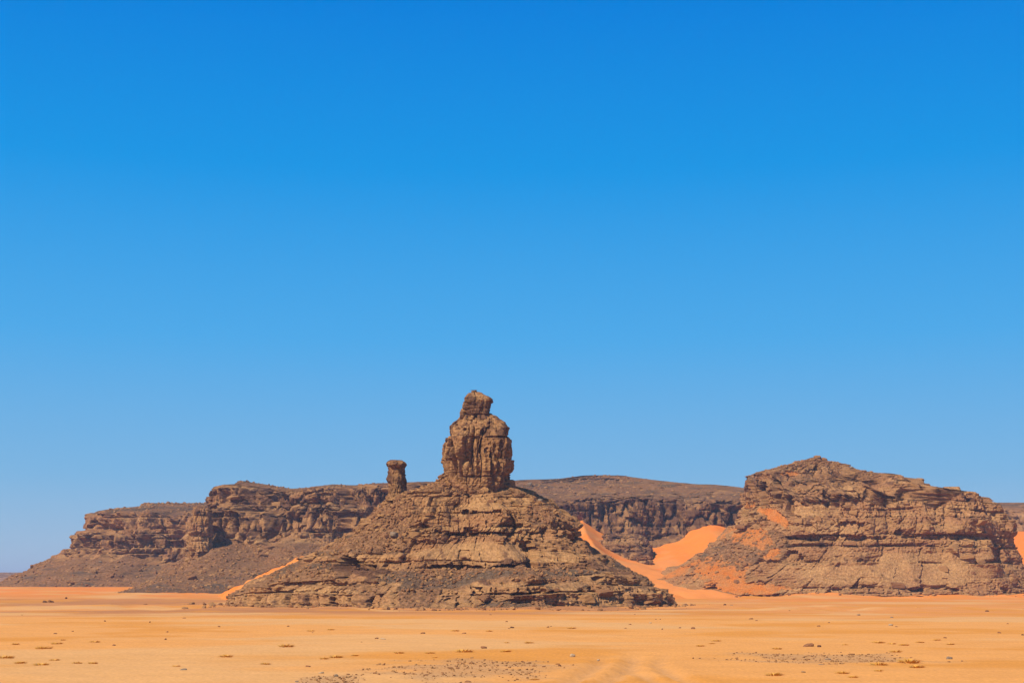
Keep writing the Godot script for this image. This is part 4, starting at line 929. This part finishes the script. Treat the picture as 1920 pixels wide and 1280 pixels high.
func build_tufts() -> void:
	var kinds := []
	for k in 4:
		kinds.append(tuft_mesh(500 + k))
	var r := RandomNumberGenerator.new()
	r.seed = 77
	for p in [
		[-29.72, -100.9, 0.57, ""],
		[-31.56, -98.17, 0.63, ""],
		[-33.56, -105.81, 0.38, ""],
		[-30.54, -92.34, 0.82, ""],
		[-34.41, -98.17, 0.48, ""],
		[-28.58, -80.12, 0.78, "wide yellow grass clump at the left edge of the sand"],
		[-26.03, -75.16, 0.55, ""],
		[-24.23, -73.15, 0.59, ""],
		[-25.07, -77.84, 0.44, ""],
		[-23.01, -75.16, 0.46, ""],
		[-22.04, -74.65, 0.42, ""],
		[-16.52, -81.93, 0.66, "yellow grass clump alone on sand at lower left"],
		[-14.97, -93.93, 0.91, ""],
		[-12.79, -73.64, 0.42, ""],
		[-10.46, -78.96, 0.45, ""],
		[-9.93, -80.12, 0.65, ""],
		[-17.06, -72.18, 0.35, ""],
		[5.68, -134.71, 0.71, "bright yellow grass clump on sand right of the butte's middle"],
		[-9.08, -81.93, 0.4, ""],
		[-4.92, -84.46, 0.48, ""],
		[-0.39, -85.79, 0.55, ""],
		[1.21, -100.9, 0.65, ""],
		[-0.38, -100.9, 0.33, ""],
		[0.97, -61.62, 0.35, "yellow grass clump at the bottom centre edge"],
		[-6.76, -84.46, 0.48, ""],
		[-4.36, -80.12, 0.29, ""],
		[-4.99, -123.93, 0.6, ""],
		[-2.01, -123.93, 0.5, ""],
		[-2.9, -85.79, 0.9, ""],
		[-16.63, -129.87, 0.63, ""],
		[-17.85, -125.36, 0.51, ""],
		[11.85, -64.15, 0.65, "thick yellow grass clump at the bottom right"],
		[15.08, -64.91, 0.52, "left one of two spreading grass clumps at the bottom right"],
		[15.02, -62.68, 0.41, ""],
		[20.87, -74.65, 1.02, "widest yellow grass clump beside the grey gravel"],
		[18.75, -72.66, 0.76, ""],
		[23.21, -85.79, 0.66, ""],
		[31.73, -105.81, 0.51, ""],
		[29.31, -101.85, 0.49, ""],
		[27.13, -98.17, 0.56, ""],
		[26.36, -101.85, 0.7, ""],
		[26.81, -99.97, 0.48, ""],
		[23.07, -98.17, 0.4, ""],
		[30.66, -99.06, 0.48, ""],
		[12.69, -95.58, 0.5, ""],
		[15.25, -105.81, 0.6, ""],
		[16.82, -90.05, 0.51, ""],
		[65.05, -255.9, 0.72, ""],
		[79.26, -255.9, 0.83, ""],
		[77.81, -255.9, 0.62, ""],
		[75.06, -249.97, 0.61, ""],
		[71.76, -249.97, 0.81, ""],
		[70.95, -255.9, 0.62, ""],
		[17.04, -66.08, 0.37, ""],
		[20.04, -70.32, 0.62, ""],
		[13.97, -99.06, 0.36, ""]
	]:
		var o := put_mesh("grass_tuft", kinds[r.randi() % 4], mats["grass"], self)
		o.position = Vector3(p[0], ground_y(p[0], p[1]), p[1])
		o.rotation.y = r.randf() * TAU
		o.scale = Vector3(p[2] * 1.3, p[2] * 0.9, p[2] * 1.3)
		if p[3] == "":
			tag(o, "small clump of dry yellow grass on the open sand", "grass tuft", "dry grass clumps on the plain")
		else:
			tag(o, p[3], "grass tuft")

func build_gravel() -> void:
	var r := RandomNumberGenerator.new()
	r.seed = 5
	var list: Array[Transform3D] = []
	var dark: Array[Transform3D] = []
	for g in [[-2.06, -69.9, 5.27, 9.63, 4500], [17.79, -79.47, 6.99, 6.32, 4500], [-7.8, -61.56, 1.89, 4.13, 900]]:
		for i in int(g[4]):
			var x: float = g[0] + r.randf_range(-1.1, 1.1) * g[2]
			var z: float = g[1] + r.randf_range(-1.1, 1.1) * g[3]
			if gravel_k(x, z) < r.randf():
				continue
			var w := 0.018 + 0.13 * pow(r.randf(), 8.0)
			var t := Transform3D(Basis.from_euler(Vector3(r.randf() * 0.5, r.randf() * TAU, 0)).scaled_local(Vector3(w * 1.3, w * 0.7, w)), Vector3(x, ground_y(x, z) + w * 0.12, z))
			if r.randf() < 0.5:
				list.append(t)
			else:
				dark.append(t)
	var a := scatter("gravel", list, stones[2], mats["stone_tan"], self)
	tag(a, "light gravel patches spread over the near sand", "gravel")
	var b := scatter("dark_gravel", dark, stones[5], mats["stone_brown"], self)
	tag(b, "brown gravel mixed into the near gravel patches", "gravel")
